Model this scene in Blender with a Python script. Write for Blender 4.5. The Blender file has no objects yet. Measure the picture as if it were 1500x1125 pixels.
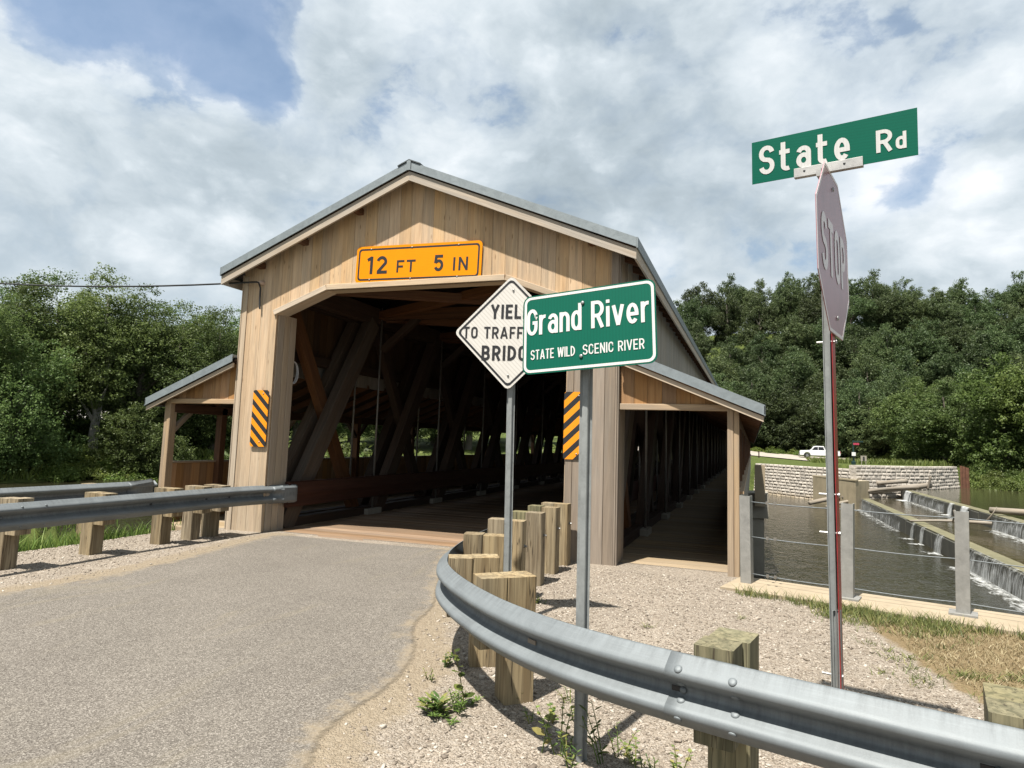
import bpy, math, random
import numpy as np
from mathutils import Vector, Matrix

random.seed(7)
RNG = np.random.default_rng(11)
scene = bpy.context.scene
COL = scene.collection

# ------------------------------------------------------------------ camera
# world: X across the bridge, Y along it (away), Z up; portal front at y=0, deck at z=0
cam_d = bpy.data.cameras.new("camera")
cam = bpy.data.objects.new("camera", cam_d)
COL.objects.link(cam)
R_ = Vector((0.94157, 0.33535, 0.0321)).normalized()
YAW, PIT, ROL = 0.345, 0.1065, 0.0321
fwd = Vector((-math.sin(YAW) * math.cos(PIT), math.cos(YAW) * math.cos(PIT), math.sin(PIT)))
r0 = Vector((math.cos(YAW), math.sin(YAW), 0))
u0 = r0.cross(fwd)
R_ = r0 * math.cos(ROL) + u0 * math.sin(ROL)
U_ = u0 * math.cos(ROL) - r0 * math.sin(ROL)
m = Matrix((R_, U_, -fwd)).transposed().to_4x4()
CAM = Vector((5.0988, -9.2138, 1.65))
m.translation = CAM
cam.matrix_world = m
cam_d.sensor_fit = 'HORIZONTAL'
cam_d.sensor_width = 36
cam_d.lens = 36 * 972.31 / 1500
cam_d.shift_x = -(753.9 - 750) / 1500
cam_d.shift_y = -(562.5 - 541.9) / 1500
cam_d.clip_start = 0.05
cam_d.clip_end = 3000
scene.camera = cam

# ------------------------------------------------------------------ light and sky
scene.view_settings.view_transform = 'Standard'
scene.view_settings.look = 'None'
scene.view_settings.gamma = 1
scene.view_settings.exposure = 1.2
SUN_L = Vector((0.13, 0.43, -1.0)).normalized()     # direction the light travels
sun_d = bpy.data.lights.new("sun", 'SUN')
sun_d.energy = 5.0
sun_d.angle = math.radians(0.9)
sun_d.color = (1.0, 0.95, 0.87)
sun = bpy.data.objects.new("sun", sun_d)
sun.rotation_euler = SUN_L.to_track_quat('-Z', 'Y').to_euler()
COL.objects.link(sun)

W = bpy.data.worlds.new("World")
scene.world = W
W.use_nodes = True
nt = W.node_tree
for n in list(nt.nodes):
    nt.nodes.remove(n)


class NT:
    """small helper to write node graphs"""
    def __init__(self, tree):
        self.t = tree

    def n(self, typ, **kw):
        nd = self.t.nodes.new(typ)
        for k, v in kw.items():
            if k.startswith('i_'):
                key = k[2:]
                key = int(key) if key.isdigit() else key.replace('_', ' ')
                nd.inputs[key].default_value = v
            else:
                setattr(nd, k, v)
        return nd

    def l(self, a, b):
        if isinstance(a, bpy.types.Node):
            a = a.outputs[0]
        self.t.links.new(a, b)

    def math(self, op, a, b=None, c=None, clamp=False):
        nd = self.t.nodes.new('ShaderNodeMath')
        nd.operation = op
        nd.use_clamp = clamp
        for i, v in enumerate((a, b, c)):
            if v is None:
                continue
            if isinstance(v, (int, float)):
                nd.inputs[i].default_value = v
            else:
                self.l(v, nd.inputs[i])
        return nd.outputs[0]

    def mix(self, f, a, b, typ='MIX'):
        nd = self.t.nodes.new('ShaderNodeMix')
        nd.data_type = 'RGBA'
        nd.blend_type = typ
        for s, v in ((0, f), (6, a), (7, b)):
            if isinstance(v, (int, float)):
                nd.inputs[s].default_value = v
            elif isinstance(v, tuple):
                nd.inputs[s].default_value = v if len(v) == 4 else (*v, 1)
            else:
                self.l(v, nd.inputs[s])
        return nd.outputs[2]

    def ramp(self, f, stops, interp='LINEAR'):
        nd = self.t.nodes.new('ShaderNodeValToRGB')
        cr = nd.color_ramp
        cr.interpolation = interp
        while len(cr.elements) > 1:
            cr.elements.remove(cr.elements[0])
        for i, (p, c) in enumerate(stops):
            e = cr.elements[0] if i == 0 else cr.elements.new(p)
            e.position = p
            e.color = (c, c, c, 1) if isinstance(c, (int, float)) else ((*c, 1) if len(c) == 3 else c)
        self.l(f, nd.inputs[0])
        return nd.outputs[0]

    def noise(self, vec, scale, detail=4, rough=0.55, dist=0.0, out=0):
        nd = self.n('ShaderNodeTexNoise', i_Scale=scale, i_Detail=detail, i_Roughness=rough, i_Distortion=dist)
        if vec is not None:
            self.l(vec, nd.inputs['Vector'])
        return nd.outputs[out]

    def vmul(self, v, s):
        nd = self.t.nodes.new('ShaderNodeVectorMath')
        nd.operation = 'MULTIPLY'
        self.l(v, nd.inputs[0])
        nd.inputs[1].default_value = s
        return nd.outputs[0]

    def vadd(self, v, s):
        nd = self.t.nodes.new('ShaderNodeVectorMath')
        nd.operation = 'ADD'
        self.l(v, nd.inputs[0])
        if isinstance(s, tuple):
            nd.inputs[1].default_value = s
        else:
            self.l(s, nd.inputs[1])
        return nd.outputs[0]


N = NT(nt)
geo = N.n('ShaderNodeTexCoord')
D = geo.outputs['Generated']
sky = N.n('ShaderNodeTexSky', sky_type='NISHITA', sun_disc=False, sun_elevation=math.radians(65.8),
          sun_rotation=math.radians(198), air_density=1.2, dust_density=2.0, ozone_density=1.2)
# clouds: noise on the sky direction flattened on a cloud layer
sep = N.n('ShaderNodeSeparateXYZ')
N.l(D, sep.inputs[0])
DS = N.vmul(D, (3.0, 3.0, 4.6))
warp = N.noise(DS, 1.6, 4, 0.55, 0.0, 1)
P3 = N.vadd(DS, N.vmul(warp, (0.30, 0.30, 0.30)))
n_big = N.noise(N.vadd(P3, (4.2, 1.7, 0.6)), 0.85, 3, 0.5)
vor = N.n('ShaderNodeTexVoronoi', feature='SMOOTH_F1', i_Scale=2.1, i_Smoothness=0.6, i_Detail=3.0, i_Roughness=0.55)
N.l(N.vadd(P3, N.vmul(N.noise(DS, 6.0, 6, 0.6, 0.0, 1), (0.16, 0.16, 0.16))), vor.inputs['Vector'])
puff = N.math('SUBTRACT', 1.0, vor.outputs['Distance'])
n_fine = N.noise(P3, 3.6, 11, 0.60)


def blob(d, r, amt):
    dv = N.n('ShaderNodeVectorMath', operation='DISTANCE')
    N.l(D, dv.inputs[0])
    dv.inputs[1].default_value = d
    x = N.math('DIVIDE', dv.outputs['Value'], r)
    e = N.math('MULTIPLY', N.math('MULTIPLY', x, x), -1.0)
    return N.math('MULTIPLY', N.math('POWER', 2.718, e), amt)


hole = blob((-0.744, 0.487, 0.458), 0.055, 0.24)
for dd, r, a in (((-0.700, 0.520, 0.490), 0.05, 0.10), ((-0.655, 0.560, 0.508), 0.085, 0.26), ((-0.640, 0.600, 0.480), 0.06, 0.20), ((-0.612, 0.640, 0.463), 0.048, 0.24), ((-0.592, 0.673, 0.445), 0.034, 0.24),
                 ((-0.585, 0.60, 0.545), 0.05, 0.16), ((0.195, 0.920, 0.340), 0.05, 0.20), ((0.14, 0.935, 0.325), 0.045, 0.16), ((-0.131, 0.952, 0.275), 0.04, 0.18),
                 ((0.06, 0.835, 0.55), 0.08, 0.07), ((0.24, 0.82, 0.52), 0.10, 0.04)):
    hole = N.math('ADD', hole, blob(dd, r, a))
mass = blob((-0.51, 0.70, 0.50), 0.06, 0.16)
for dd, r, a in (((-0.68, 0.62, 0.40), 0.10, 0.10), ((0.27, 0.92, 0.27), 0.07, 0.16), ((0.20, 0.94, 0.265), 0.05, 0.10), ((-0.30, 0.80, 0.51), 0.2, 0.10), ((-0.77, 0.50, 0.41), 0.06, 0.1)):
    mass = N.math('ADD', mass, blob(dd, r, a))
dens = N.math('SUBTRACT', N.math('ADD', N.math('ADD', N.math('ADD', N.math('MULTIPLY', n_big, 0.35), N.math('MULTIPLY', n_fine, 0.40)), N.math('MULTIPLY', puff, 0.25)), mass), hole)
cover = N.ramp(dens, [(0.12, 0.22), (0.24, 0.45), (0.33, 0.90), (0.42, 1.0)], 'EASE')
n_sh = N.noise(N.vadd(P3, (11.3, 2.4, 5.0)), 0.9, 3, 0.5)
n_sh2 = N.noise(N.vadd(P3, (0.0, 0.0, 0.22)), 3.6, 11, 0.58)
relief = N.math('SUBTRACT', n_fine, n_sh2)          # lit tops, shaded undersides
edge_ = N.ramp(dens, [(0.30, 0.12), (0.46, 0.02), (0.66, 0.0)])
bright = N.math('ADD', blob((-0.42, 0.75, 0.51), 0.17, 0.13), N.math('ADD', blob((0.25, 0.92, 0.27), 0.09, 0.17), blob((-0.74, 0.56, 0.36), 0.15, 0.10)))
dark_ = N.math('ADD', blob((-0.20, 0.89, 0.41), 0.15, 0.11), N.math('ADD', blob((-0.03, 0.92, 0.38), 0.11, 0.10), blob((-0.60, 0.68, 0.35), 0.11, 0.05)))
shade = N.math('ADD', N.math('ADD', N.math('MULTIPLY', n_sh, 0.42), N.math('MULTIPLY', puff, 0.30)), N.math('SUBTRACT', N.math('ADD', bright, edge_), dark_))
shade = N.math('ADD', shade, N.math('ADD', N.math('MULTIPLY', relief, 0.33), N.math('ADD', 0.12, N.math('MULTIPLY', N.math('SUBTRACT', n_fine, 0.5), 0.10))))
ccol = N.ramp(shade, [(0.18, (0.32, 0.385, 0.43)), (0.34, (0.47, 0.545, 0.60)), (0.46, (0.64, 0.71, 0.76)), (0.60, (0.83, 0.875, 0.91)), (0.74, (0.99, 1.0, 1.01))])
skyc = N.mix(1.0, sky.outputs[0], (0.118, 0.130, 0.138, 1), 'MULTIPLY')
allc = N.mix(cover, skyc, ccol)
# pale murk near the horizon
hz = N.ramp(sep.outputs[2], [(0.0, 0.6), (0.12, 0.30), (0.28, 0.0)])
allc = N.mix(hz, allc, (0.60, 0.67, 0.72))
bg = N.n('ShaderNodeBackground', i_Strength=0.50)
N.l(allc, bg.inputs[0])
out = N.n('ShaderNodeOutputWorld')
N.l(bg, out.inputs[0])


# ------------------------------------------------------------------ object helpers
def link(o):
    COL.objects.link(o)
    return o


def root(name, label, cat, loc=(0, 0, 0), group=None):
    o = bpy.data.objects.new(name, None)
    o.empty_display_size = 0.2
    o.location = loc
    o['label'] = label
    o['category'] = cat
    if group:
        o['group'] = group
    return link(o)


def tag(o, label, cat, group=None):
    o['label'] = label
    o['category'] = cat
    if group:
        o['group'] = group
    return o


def struct(o, kind='structure'):
    o['kind'] = kind
    return o


def adopt(o, parent):
    o.parent = parent
    if parent.type == 'EMPTY':
        o.matrix_parent_inverse = Matrix.Translation(-parent.location)
    return o


class MB:
    """mesh builder with a grain coordinate (gc: side, along, up) and a random value per piece"""
    def __init__(self):
        self.v, self.f, self.g, self.r = [], [], [], []

    def add(self, verts, faces, gcs=None, rnd=None):
        b = len(self.v)
        self.v += [tuple(p) for p in verts]
        self.f += [tuple(i + b for i in f) for f in faces]
        rnd = random.random() if rnd is None else rnd
        self.g += [tuple(p) for p in (gcs if gcs is not None else verts)]
        self.r += list(rnd) if hasattr(rnd, '__len__') else [rnd] * len(verts)

    def prism(self, sec, p0, p1, up=(0, 0, 1), rnd=None):
        """sweep a closed 2d section (side, up) from p0 to p1"""
        p0, p1 = Vector(p0), Vector(p1)
        t = (p1 - p0)
        L = t.length
        t = t / L
        up = Vector(up)
        s = t.cross(up)
        if s.length < 1e-6:
            s = t.cross(Vector((0, 1, 0)))
        s.normalize()
        u = s.cross(t)
        n = len(sec)
        V, G = [], []
        off = random.random() * 20
        for p, al in ((p0, 0.0), (p1, L)):
            for a, b in sec:
                V.append(p + s * a + u * b)
                G.append((a, al + off, b))
        F = [(i, (i + 1) % n, n + (i + 1) % n, n + i) for i in range(n)]
        F += [tuple(range(n - 1, -1, -1)), tuple(range(n, 2 * n))]
        self.add(V, F, G, rnd)

    def beam(self, p0, p1, w, h, up=(0, 0, 1), ch=0.006, rnd=None):
        a, b = w / 2, h / 2
        c = min(ch, a * 0.5, b * 0.5)
        if c > 0:
            sec = [(-a + c, -b), (a - c, -b), (a, -b + c), (a, b - c), (a - c, b), (-a + c, b), (-a, b - c), (-a, -b + c)]
        else:
            sec = [(-a, -b), (a, -b), (a, b), (-a, b)]
        self.prism(sec, p0, p1, up, rnd)

    def box(self, c, s, rnd=None):
        x, y, z = c
        a, b, d = s[0] / 2, s[1] / 2, s[2] / 2
        V = [(x + i * a, y + j * b, z + k * d) for k in (-1, 1) for j in (-1, 1) for i in (-1, 1)]
        F = [(0, 2, 3, 1), (4, 5, 7, 6), (0, 1, 5, 4), (2, 6, 7, 3), (0, 4, 6, 2), (1, 3, 7, 5)]
        self.add(V, F, None, rnd)

    def hexa(self, V, gcs=None, rnd=None):
        """8 corners: bottom 4 then top 4, same order round"""
        F = [(3, 2, 1, 0), (4, 5, 6, 7), (0, 1, 5, 4), (1, 2, 6, 5), (2, 3, 7, 6), (3, 0, 4, 7)]
        self.add(V, F, gcs, rnd)

    def tube(self, pts, rad, n=8, rnd=None, cap=True):
        pts = [Vector(p) for p in pts]
        rads = rad if isinstance(rad, (list, tuple)) else [rad] * len(pts)
        V, G, F = [], [], []
        ref = Vector((0.31, 0.12, 0.94)).normalized()
        al = 0
        for i, p in enumerate(pts):
            t = (pts[min(i + 1, len(pts) - 1)] - pts[max(i - 1, 0)]).normalized()
            s = t.cross(ref)
            if s.length < 0.05:
                s = t.cross(Vector((1, 0, 0)))
            s.normalize()
            u = s.cross(t)
            if i:
                al += (p - pts[i - 1]).length
            for k in range(n):
                a = 2 * math.pi * k / n
                V.append(p + (s * math.cos(a) + u * math.sin(a)) * rads[i])
                G.append((math.cos(a) * rads[i], al, math.sin(a) * rads[i]))
        for i in range(len(pts) - 1):
            for k in range(n):
                F.append((i * n + k, i * n + (k + 1) % n, (i + 1) * n + (k + 1) % n, (i + 1) * n + k))
        if cap:
            F.append(tuple(range(n - 1, -1, -1)))
            F.append(tuple((len(pts) - 1) * n + k for k in range(n)))
        self.add(V, F, G, rnd)

    def disc(self, c, nrm, rad, h, n=12, dome=0.0):
        nrm = Vector(nrm).normalized()
        c = Vector(c)
        if dome:
            self.tube([c, c + nrm * h * 0.6, c + nrm * h], [rad, rad * 0.9, rad * 0.5], n)
        else:
            self.tube([c, c + nrm * h], rad, n)

    def build(self, name, mat, parent=None, smooth=False):
        me = bpy.data.meshes.new(name)
        me.from_pydata(self.v, [], self.f)
        a = me.attributes.new('gc', 'FLOAT_VECTOR', 'POINT')
        a.data.foreach_set('vector', np.array(self.g, dtype=np.float32).ravel())
        a = me.attributes.new('rnd', 'FLOAT', 'POINT')
        a.data.foreach_set('value', np.array(self.r, dtype=np.float32))
        me.materials.append(mat)
        if smooth:
            me.polygons.foreach_set('use_smooth', [True] * len(me.polygons))
        me.update()
        o = link(bpy.data.objects.new(name, me))
        if parent is not None:
            adopt(o, parent)
        return o


def np_mesh(name, V, F, mat, attrs=None, smooth=False):
    """fast mesh from numpy arrays; F is (n,4) or (n,3)"""
    me = bpy.data.meshes.new(name)
    V = np.asarray(V, dtype=np.float32)
    F = np.asarray(F, dtype=np.int32)
    k = F.shape[1]
    me.vertices.add(len(V))
    me.vertices.foreach_set('co', V.ravel())
    me.loops.add(F.size)
    me.loops.foreach_set('vertex_index', F.ravel())
    me.polygons.add(len(F))
    me.polygons.foreach_set('loop_start', np.arange(0, F.size, k, dtype=np.int32))
    me.polygons.foreach_set('loop_total', np.full(len(F), k, dtype=np.int32))
    for an, av in (attrs or {}).items():
        a = me.attributes.new(an, 'FLOAT', 'POINT')
        a.data.foreach_set('value', np.asarray(av, dtype=np.float32))
    me.materials.append(mat)
    if smooth:
        me.polygons.foreach_set('use_smooth', [True] * len(F))
    me.update(calc_edges=True)
    return me


# ------------------------------------------------------------------ materials
MATS = {}


def mat(name):
    mt = bpy.data.materials.new(name)
    mt.use_nodes = True
    t = mt.node_tree
    for n in list(t.nodes):
        t.nodes.remove(n)
    g = NT(t)
    bs = g.n('ShaderNodeBsdfPrincipled')
    o = g.n('ShaderNodeOutputMaterial')
    g.l(bs, o.inputs[0])
    MATS[name] = mt
    return mt, g, bs, o


def attr(g, nm, o='Fac'):
    a = g.n('ShaderNodeAttribute', attribute_name=nm)
    return a.outputs[o]


def bump(g, bs, h, strength=0.4, dist=0.01):
    b = g.n('ShaderNodeBump', i_Strength=strength, i_Distance=dist)
    g.l(h, b.inputs['Height'])
    g.l(b, bs.inputs['Normal'])


def wood(name, light, dark, grey, greyamt=0.5, zgrad=None, rough=0.75, grain=1.0, vari=0.35, knots=False, rot=False, stain=0.3, con=(0.3, 0.7), crack=0.0):
    mt, g, bs, o = mat(name)
    gc = attr(g, 'gc', 'Vector')
    rn = attr(g, 'rnd')
    cx = g.n('ShaderNodeCombineXYZ')
    g.l(g.math('MULTIPLY', rn, 37.0), cx.inputs[0])
    g.l(g.math('MULTIPLY', rn, 91.0), cx.inputs[2])
    v = g.vadd(g.vmul(gc, (26 * grain, 1.3 * grain, 26 * grain)), cx.outputs[0])
    n1 = g.noise(v, 1.0, 5, 0.6, 0.6)
    v2 = g.vadd(g.vmul(gc, (90 * grain, 3.0 * grain, 90 * grain)), cx.outputs[0])
    n2 = g.noise(v2, 1.0, 3, 0.5)
    v3 = g.vadd(g.vmul(gc, (5, 0.8, 5)), cx.outputs[0])
    n3 = g.noise(v3, 1.0, 4, 0.6)
    f = g.ramp(n1, [(con[0], 0.0), (con[1], 1.0)])
    c = g.mix(f, dark, light)
    # weathering to grey in streaks
    gr = g.ramp(n3, [(0.36, 0.0), (0.64, 1.0)])
    gam = g.math('MULTIPLY', gr, greyamt, clamp=True)
    if zgrad:
        ps = g.n('ShaderNodeNewGeometry')
        sp = g.n('ShaderNodeSeparateXYZ')
        g.l(ps.outputs['Position'], sp.inputs[0])
        zz = g.n('ShaderNodeMapRange')
        g.l(sp.outputs[2], zz.inputs[0])
        zz.inputs[1].default_value = zgrad[0]
        zz.inputs[2].default_value = zgrad[1]
        zz.inputs[3].default_value = 1.0
        zz.inputs[4].default_value = 0.0
        low = g.math('MULTIPLY', zz.outputs[0], g.math('ADD', 0.45, g.math('MULTIPLY', n3, 0.9)))
        gam = g.math('MAXIMUM', gam, g.math('MULTIPLY', low, 0.9), clamp=True)
    c = g.mix(gam, c, g.mix(f, tuple(x * 0.72 for x in grey), grey))
    n4 = g.noise(g.vadd(g.vmul(gc, (11, 0.30, 11)), cx.outputs[0]), 1.0, 5, 0.65, 0.4)
    c = g.mix(g.math('MULTIPLY', g.ramp(n4, [(0.52, 0.0), (0.68, 1.0)]), stain), c, tuple(x * 0.55 for x in grey))
    # board to board difference
    k = g.math('ADD', 1.0 - vari / 2, g.math('MULTIPLY', rn, vari))
    kk = g.math('MULTIPLY', k, g.math('ADD', 0.68, g.math('MULTIPLY', n2, 0.22)))
    hs = g.n('ShaderNodeHueSaturation')
    g.l(g.math('ADD', 0.84, g.math('MULTIPLY', g.math('FRACT', g.math('MULTIPLY', rn, 7.31)), 0.22)), hs.inputs['Saturation'])
    g.l(kk, hs.inputs['Value'])
    g.l(c, hs.inputs['Color'])
    colr = hs.outputs[0]
    if knots:
        vo = g.n('ShaderNodeTexVoronoi', i_Scale=1.0)
        g.l(g.vadd(g.vmul(gc, (9, 2.2, 9)), cx.outputs[0]), vo.inputs['Vector'])
        kn = g.ramp(vo.outputs['Distance'], [(0.05, 0.75), (0.13, 0.0)])
        colr = g.mix(kn, colr, tuple(x * 0.35 for x in dark))
    if crack:
        nc = g.noise(g.vadd(g.vmul(gc, (22, 0.7, 22)), cx.outputs[0]), 1.0, 2, 0.4, 0.3)
        cr = g.math('ABSOLUTE', g.math('SUBTRACT', nc, 0.46))
        colr = g.mix(g.ramp(cr, [(0.004, crack), (0.014, 0.0)]), colr, (0.03, 0.022, 0.014))
    g.l(colr, bs.inputs['Base Color'])
    bs.inputs['Roughness'].default_value = rough
    bs.inputs['Specular IOR Level'].default_value = 0.25
    bump(g, bs, g.math('ADD', n1, g.math('MULTIPLY', n2, 0.5)), 0.35, 0.004)
    return mt


M_FACE = wood('facade_boards', (0.650, 0.442, 0.246), (0.524, 0.332, 0.176), (0.427, 0.351, 0.251), 0.45, (-0.2, 3.9), knots=True, vari=0.24, stain=0.5, crack=0.2)
M_TRIM = wood('facade_trim', (0.61, 0.46, 0.31), (0.48, 0.345, 0.22), (0.46, 0.40, 0.32), 0.6, (0.5, 5.0))
M_RAKE = wood('rake_wood', (0.56, 0.46, 0.35), (0.42, 0.33, 0.24), (0.46, 0.42, 0.37), 0.8)
M_PIERR = wood('grey_weathered_boards', (0.33, 0.255, 0.185), (0.22, 0.165, 0.12), (0.29, 0.245, 0.20), 0.9, (-1, 6), vari=0.3, stain=0.6)
M_LEAN = wood('warm_cedar_boards', (0.450, 0.243, 0.095), (0.306, 0.149, 0.054), (0.324, 0.225, 0.135), 0.3, vari=0.5)
M_POSTW = wood('leanto_post_wood', (0.47, 0.325, 0.185), (0.34, 0.22, 0.12), (0.36, 0.295, 0.225), 0.7, (-1.0, 3.2))
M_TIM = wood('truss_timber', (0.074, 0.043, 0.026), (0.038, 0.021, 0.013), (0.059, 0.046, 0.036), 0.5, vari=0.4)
M_TIMG = wood('lit_grey_truss_timber', (0.130, 0.091, 0.062), (0.074, 0.048, 0.032), (0.130, 0.108, 0.086), 0.7, vari=0.3)
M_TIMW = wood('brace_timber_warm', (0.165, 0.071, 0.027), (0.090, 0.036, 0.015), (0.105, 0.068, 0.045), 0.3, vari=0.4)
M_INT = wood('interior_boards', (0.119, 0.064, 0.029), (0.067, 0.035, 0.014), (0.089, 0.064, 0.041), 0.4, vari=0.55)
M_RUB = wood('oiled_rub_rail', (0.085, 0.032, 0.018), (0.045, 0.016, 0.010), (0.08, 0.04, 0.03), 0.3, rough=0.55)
M_DECK = wood('deck_planks', (0.285, 0.18, 0.10), (0.17, 0.10, 0.055), (0.22, 0.165, 0.115), 0.55, vari=0.45, rough=0.85)
M_WALK = wood('walkway_planks', (0.36, 0.27, 0.16), (0.26, 0.185, 0.105), (0.28, 0.225, 0.155), 0.6, vari=0.25, rough=0.85)
M_SIDE = wood('side_siding_grey', (0.37, 0.32, 0.26), (0.26, 0.22, 0.175), (0.36, 0.335, 0.29), 0.8, vari=0.25)
M_TREAT = wood('treated_post_wood', (0.340, 0.262, 0.152), (0.175, 0.124, 0.066), (0.248, 0.216, 0.152), 0.5, vari=0.35, grain=1.0, knots=True, con=(0.40, 0.60), crack=0.8, stain=0.45)
M_TREATM = wood('mossy_post_wood', (0.25, 0.215, 0.115), (0.11, 0.10, 0.05), (0.20, 0.19, 0.11), 0.6, vari=0.3, grain=1.0, con=(0.4, 0.6), crack=0.8)
M_LOG = wood('driftwood_grey', (0.30, 0.25, 0.19), (0.18, 0.145, 0.105), (0.30, 0.275, 0.235), 0.7, grain=0.5)
M_BARK = wood('tree_bark', (0.17, 0.14, 0.105), (0.08, 0.065, 0.045), (0.20, 0.18, 0.15), 0.6, grain=0.15)
M_BARKP = wood('pale_bark', (0.42, 0.40, 0.35), (0.22, 0.2, 0.165), (0.45, 0.44, 0.40), 0.6, grain=0.12)


def metal_galv(name, base=(0.43, 0.47, 0.50), rough=0.42, streak=True, metallic=0.55, var=0.3):
    base = tuple(x * .74 for x in base)
    mt, g, bs, o = mat(name)
    tc = g.n('ShaderNodeTexCoord')
    P = tc.outputs['Object']
    n1 = g.noise(P, 3.0 if streak else 9, 6, 0.7, 0.6)
    n2 = g.noise(P, 160 if streak else 70, 3, 0.6)
    c = g.mix(g.ramp(n1, [(0.3, 0.0), (0.72, 1.0)]), tuple(x * (1 - var) for x in base), tuple(min(1, x * (1 + var * 0.35)) for x in base))
    if streak:
        gc = attr(g, 'gc', 'Vector')
        st = g.noise(g.vmul(gc, (3, 30, 3)), 1.0, 4, 0.7)
        st = g.ramp(st, [(0.40, 0.0), (0.72, 1.0)])
        spg = g.n('ShaderNodeSeparateXYZ')
        g.l(gc, spg.inputs[0])
        vm = g.ramp(g.math('MULTIPLY', spg.outputs[0], 10.0), [(0.05, 1.0), (0.70, 0.15)])
        st = g.math('MULTIPLY', st, vm)
        sc_ = g.noise(g.vmul(gc, (60, 2.0, 60)), 1.0, 4, 0.7)
        c = g.mix(g.math('MULTIPLY', g.ramp(sc_, [(0.5, 0.0), (0.75, 1.0)]), 0.35), c, tuple(min(1, x * 1.5) for x in base))
        sp = g.n('ShaderNodeSeparateXYZ')
        g.l(gc, sp.inputs[0])
        c = g.mix(g.math('MULTIPLY', st, 0.75), c, tuple(x * 0.42 for x in base))
    c = g.mix(g.math('MULTIPLY', g.ramp(n2, [(0.35, 0.0), (0.7, 1.0)]), 0.22), c, tuple(min(1, x * 1.3) for x in base))
    g.l(c, bs.inputs['Base Color'])
    bs.inputs['Metallic'].default_value = metallic
    g.l(g.math('ADD', rough - 0.1, g.math('MULTIPLY', n1, 0.25)), bs.inputs['Roughness'])
    bump(g, bs, n2, 0.12, 0.002)
    return mt


M_GALV = metal_galv('galvanised_steel', (0.185, 0.206, 0.216), 0.58, True, 0.2, 0.25)
M_GALVD = metal_galv('galvanised_post', (0.27, 0.285, 0.28), 0.6, False, 0.15)
M_FENCE = metal_galv('galvanised_fence_post', (0.30, 0.295, 0.275), 0.55, False, 0.15)
M_TRIMM = metal_galv('galvanised_roof_trim', (0.25, 0.285, 0.30), 0.5, False, 0.25, 0.25)
M_ROOF = metal_galv('dark_roof_metal', (0.10, 0.115, 0.12), 0.5, False, 0.3)
M_ROD = metal_galv('iron_rod', (0.30, 0.28, 0.25), 0.5, False, 0.6)
M_BLADE = metal_galv('sign_bracket_metal', (0.55, 0.54, 0.52), 0.5, False, 0.4)


def simple(name, colr, rough=0.5, metallic=0.0, nz=0.0, nscale=20, spec=0.5):
    colr = tuple(x * .75 for x in colr)
    mt, g, bs, o = mat(name)
    if nz:
        tc = g.n('ShaderNodeTexCoord')
        n1 = g.noise(tc.outputs['Object'], nscale, 5, 0.6)
        c = g.mix(g.ramp(n1, [(0.3, 0.0), (0.7, 1.0)]), tuple(x * (1 - nz) for x in colr), tuple(min(1, x * (1 + nz)) for x in colr))
        g.l(c, bs.inputs['Base Color'])
    else:
        bs.inputs['Base Color'].default_value = (*colr, 1)
    bs.inputs['Roughness'].default_value = rough
    bs.inputs['Metallic'].default_value = metallic
    bs.inputs['Specular IOR Level'].default_value = spec
    return mt


def sheeting(name, colr, colr2, freq, axis=(1, 0, 0), rough=0.45, soft=0.25):
    colr, colr2 = tuple(x * .74 for x in colr), tuple(x * .74 for x in colr2)
    """retro-reflective sign sheeting with a faint regular ribbing across it"""
    mt, g, bs, o = mat(name)
    gc = attr(g, 'gc', 'Vector')
    dt = g.n('ShaderNodeVectorMath', operation='DOT_PRODUCT')
    g.l(gc, dt.inputs[0])
    dt.inputs[1].default_value = axis
    s = g.math('SINE', g.math('MULTIPLY', dt.outputs['Value'], freq * 2 * math.pi))
    f = g.ramp(s, [(0.35, 0.0), (0.75, 1.0)])
    tc = g.n('ShaderNodeTexCoord')
    dirt = g.ramp(g.noise(tc.outputs['Object'], 6, 6, 0.65), [(0.4, 0.0), (0.8, 1.0)])
    c = g.mix(g.math('MULTIPLY', f, soft), colr, colr2)
    c = g.mix(g.math('MULTIPLY', dirt, 0.14), c, tuple(x * 0.6 for x in colr))
    g.l(c, bs.inputs['Base Color'])
    bs.inputs['Roughness'].default_value = rough + .12
    bs.inputs['Specular IOR Level'].default_value = .12
    return mt


M_GREEN = sheeting('green_sign_sheeting', (0.0, 0.105, 0.066), (0.0, 0.07, 0.043), 55, (1, 0, 0))
M_GREEN2 = sheeting('green_blade_sheeting', (0.0, 0.115, 0.072), (0.0, 0.08, 0.05), 60, (0.06, 0, 1))
M_WHITES = sheeting('white_letter_sheeting', (0.66, 0.65, 0.63), (0.50, 0.50, 0.48), 60, (1, 0, 0), soft=0.35)
M_WHITED = sheeting('white_diamond_sheeting', (0.72, 0.69, 0.64), (0.48, 0.455, 0.41), 33, (0.7071, 0, 0.7071), soft=0.45)
M_YEL = sheeting('yellow_sign_sheeting', (0.88, 0.295, 0.0), (0.72, 0.23, 0.0), 40, (0, 0, 1), soft=0.25)
M_BLACK = simple('black_sign_ink', (0.012, 0.012, 0.014), 0.5)
M_STOP = simple('faded_stop_red', (0.34, 0.165, 0.19), 0.36, 0, 0.16, 5, 0.8)
M_STOPW = simple('faded_stop_letters', (0.74, 0.68, 0.68), 0.4, 0, 0.08, 8, 0.8)
M_REDS = simple('red_reflective_strip', (0.30, 0.018, 0.022), 0.42, 0, 0.2, 12)
M_ALU = simple('bare_aluminium_edge', (0.34, 0.34, 0.33), 0.4, 0.6)
M_CABLE = simple('black_cable', (0.012, 0.012, 0.014), 0.6)
M_PORC = simple('insulator_knob', (0.5, 0.38, 0.3), 0.5, 0, 0.2)


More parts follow.
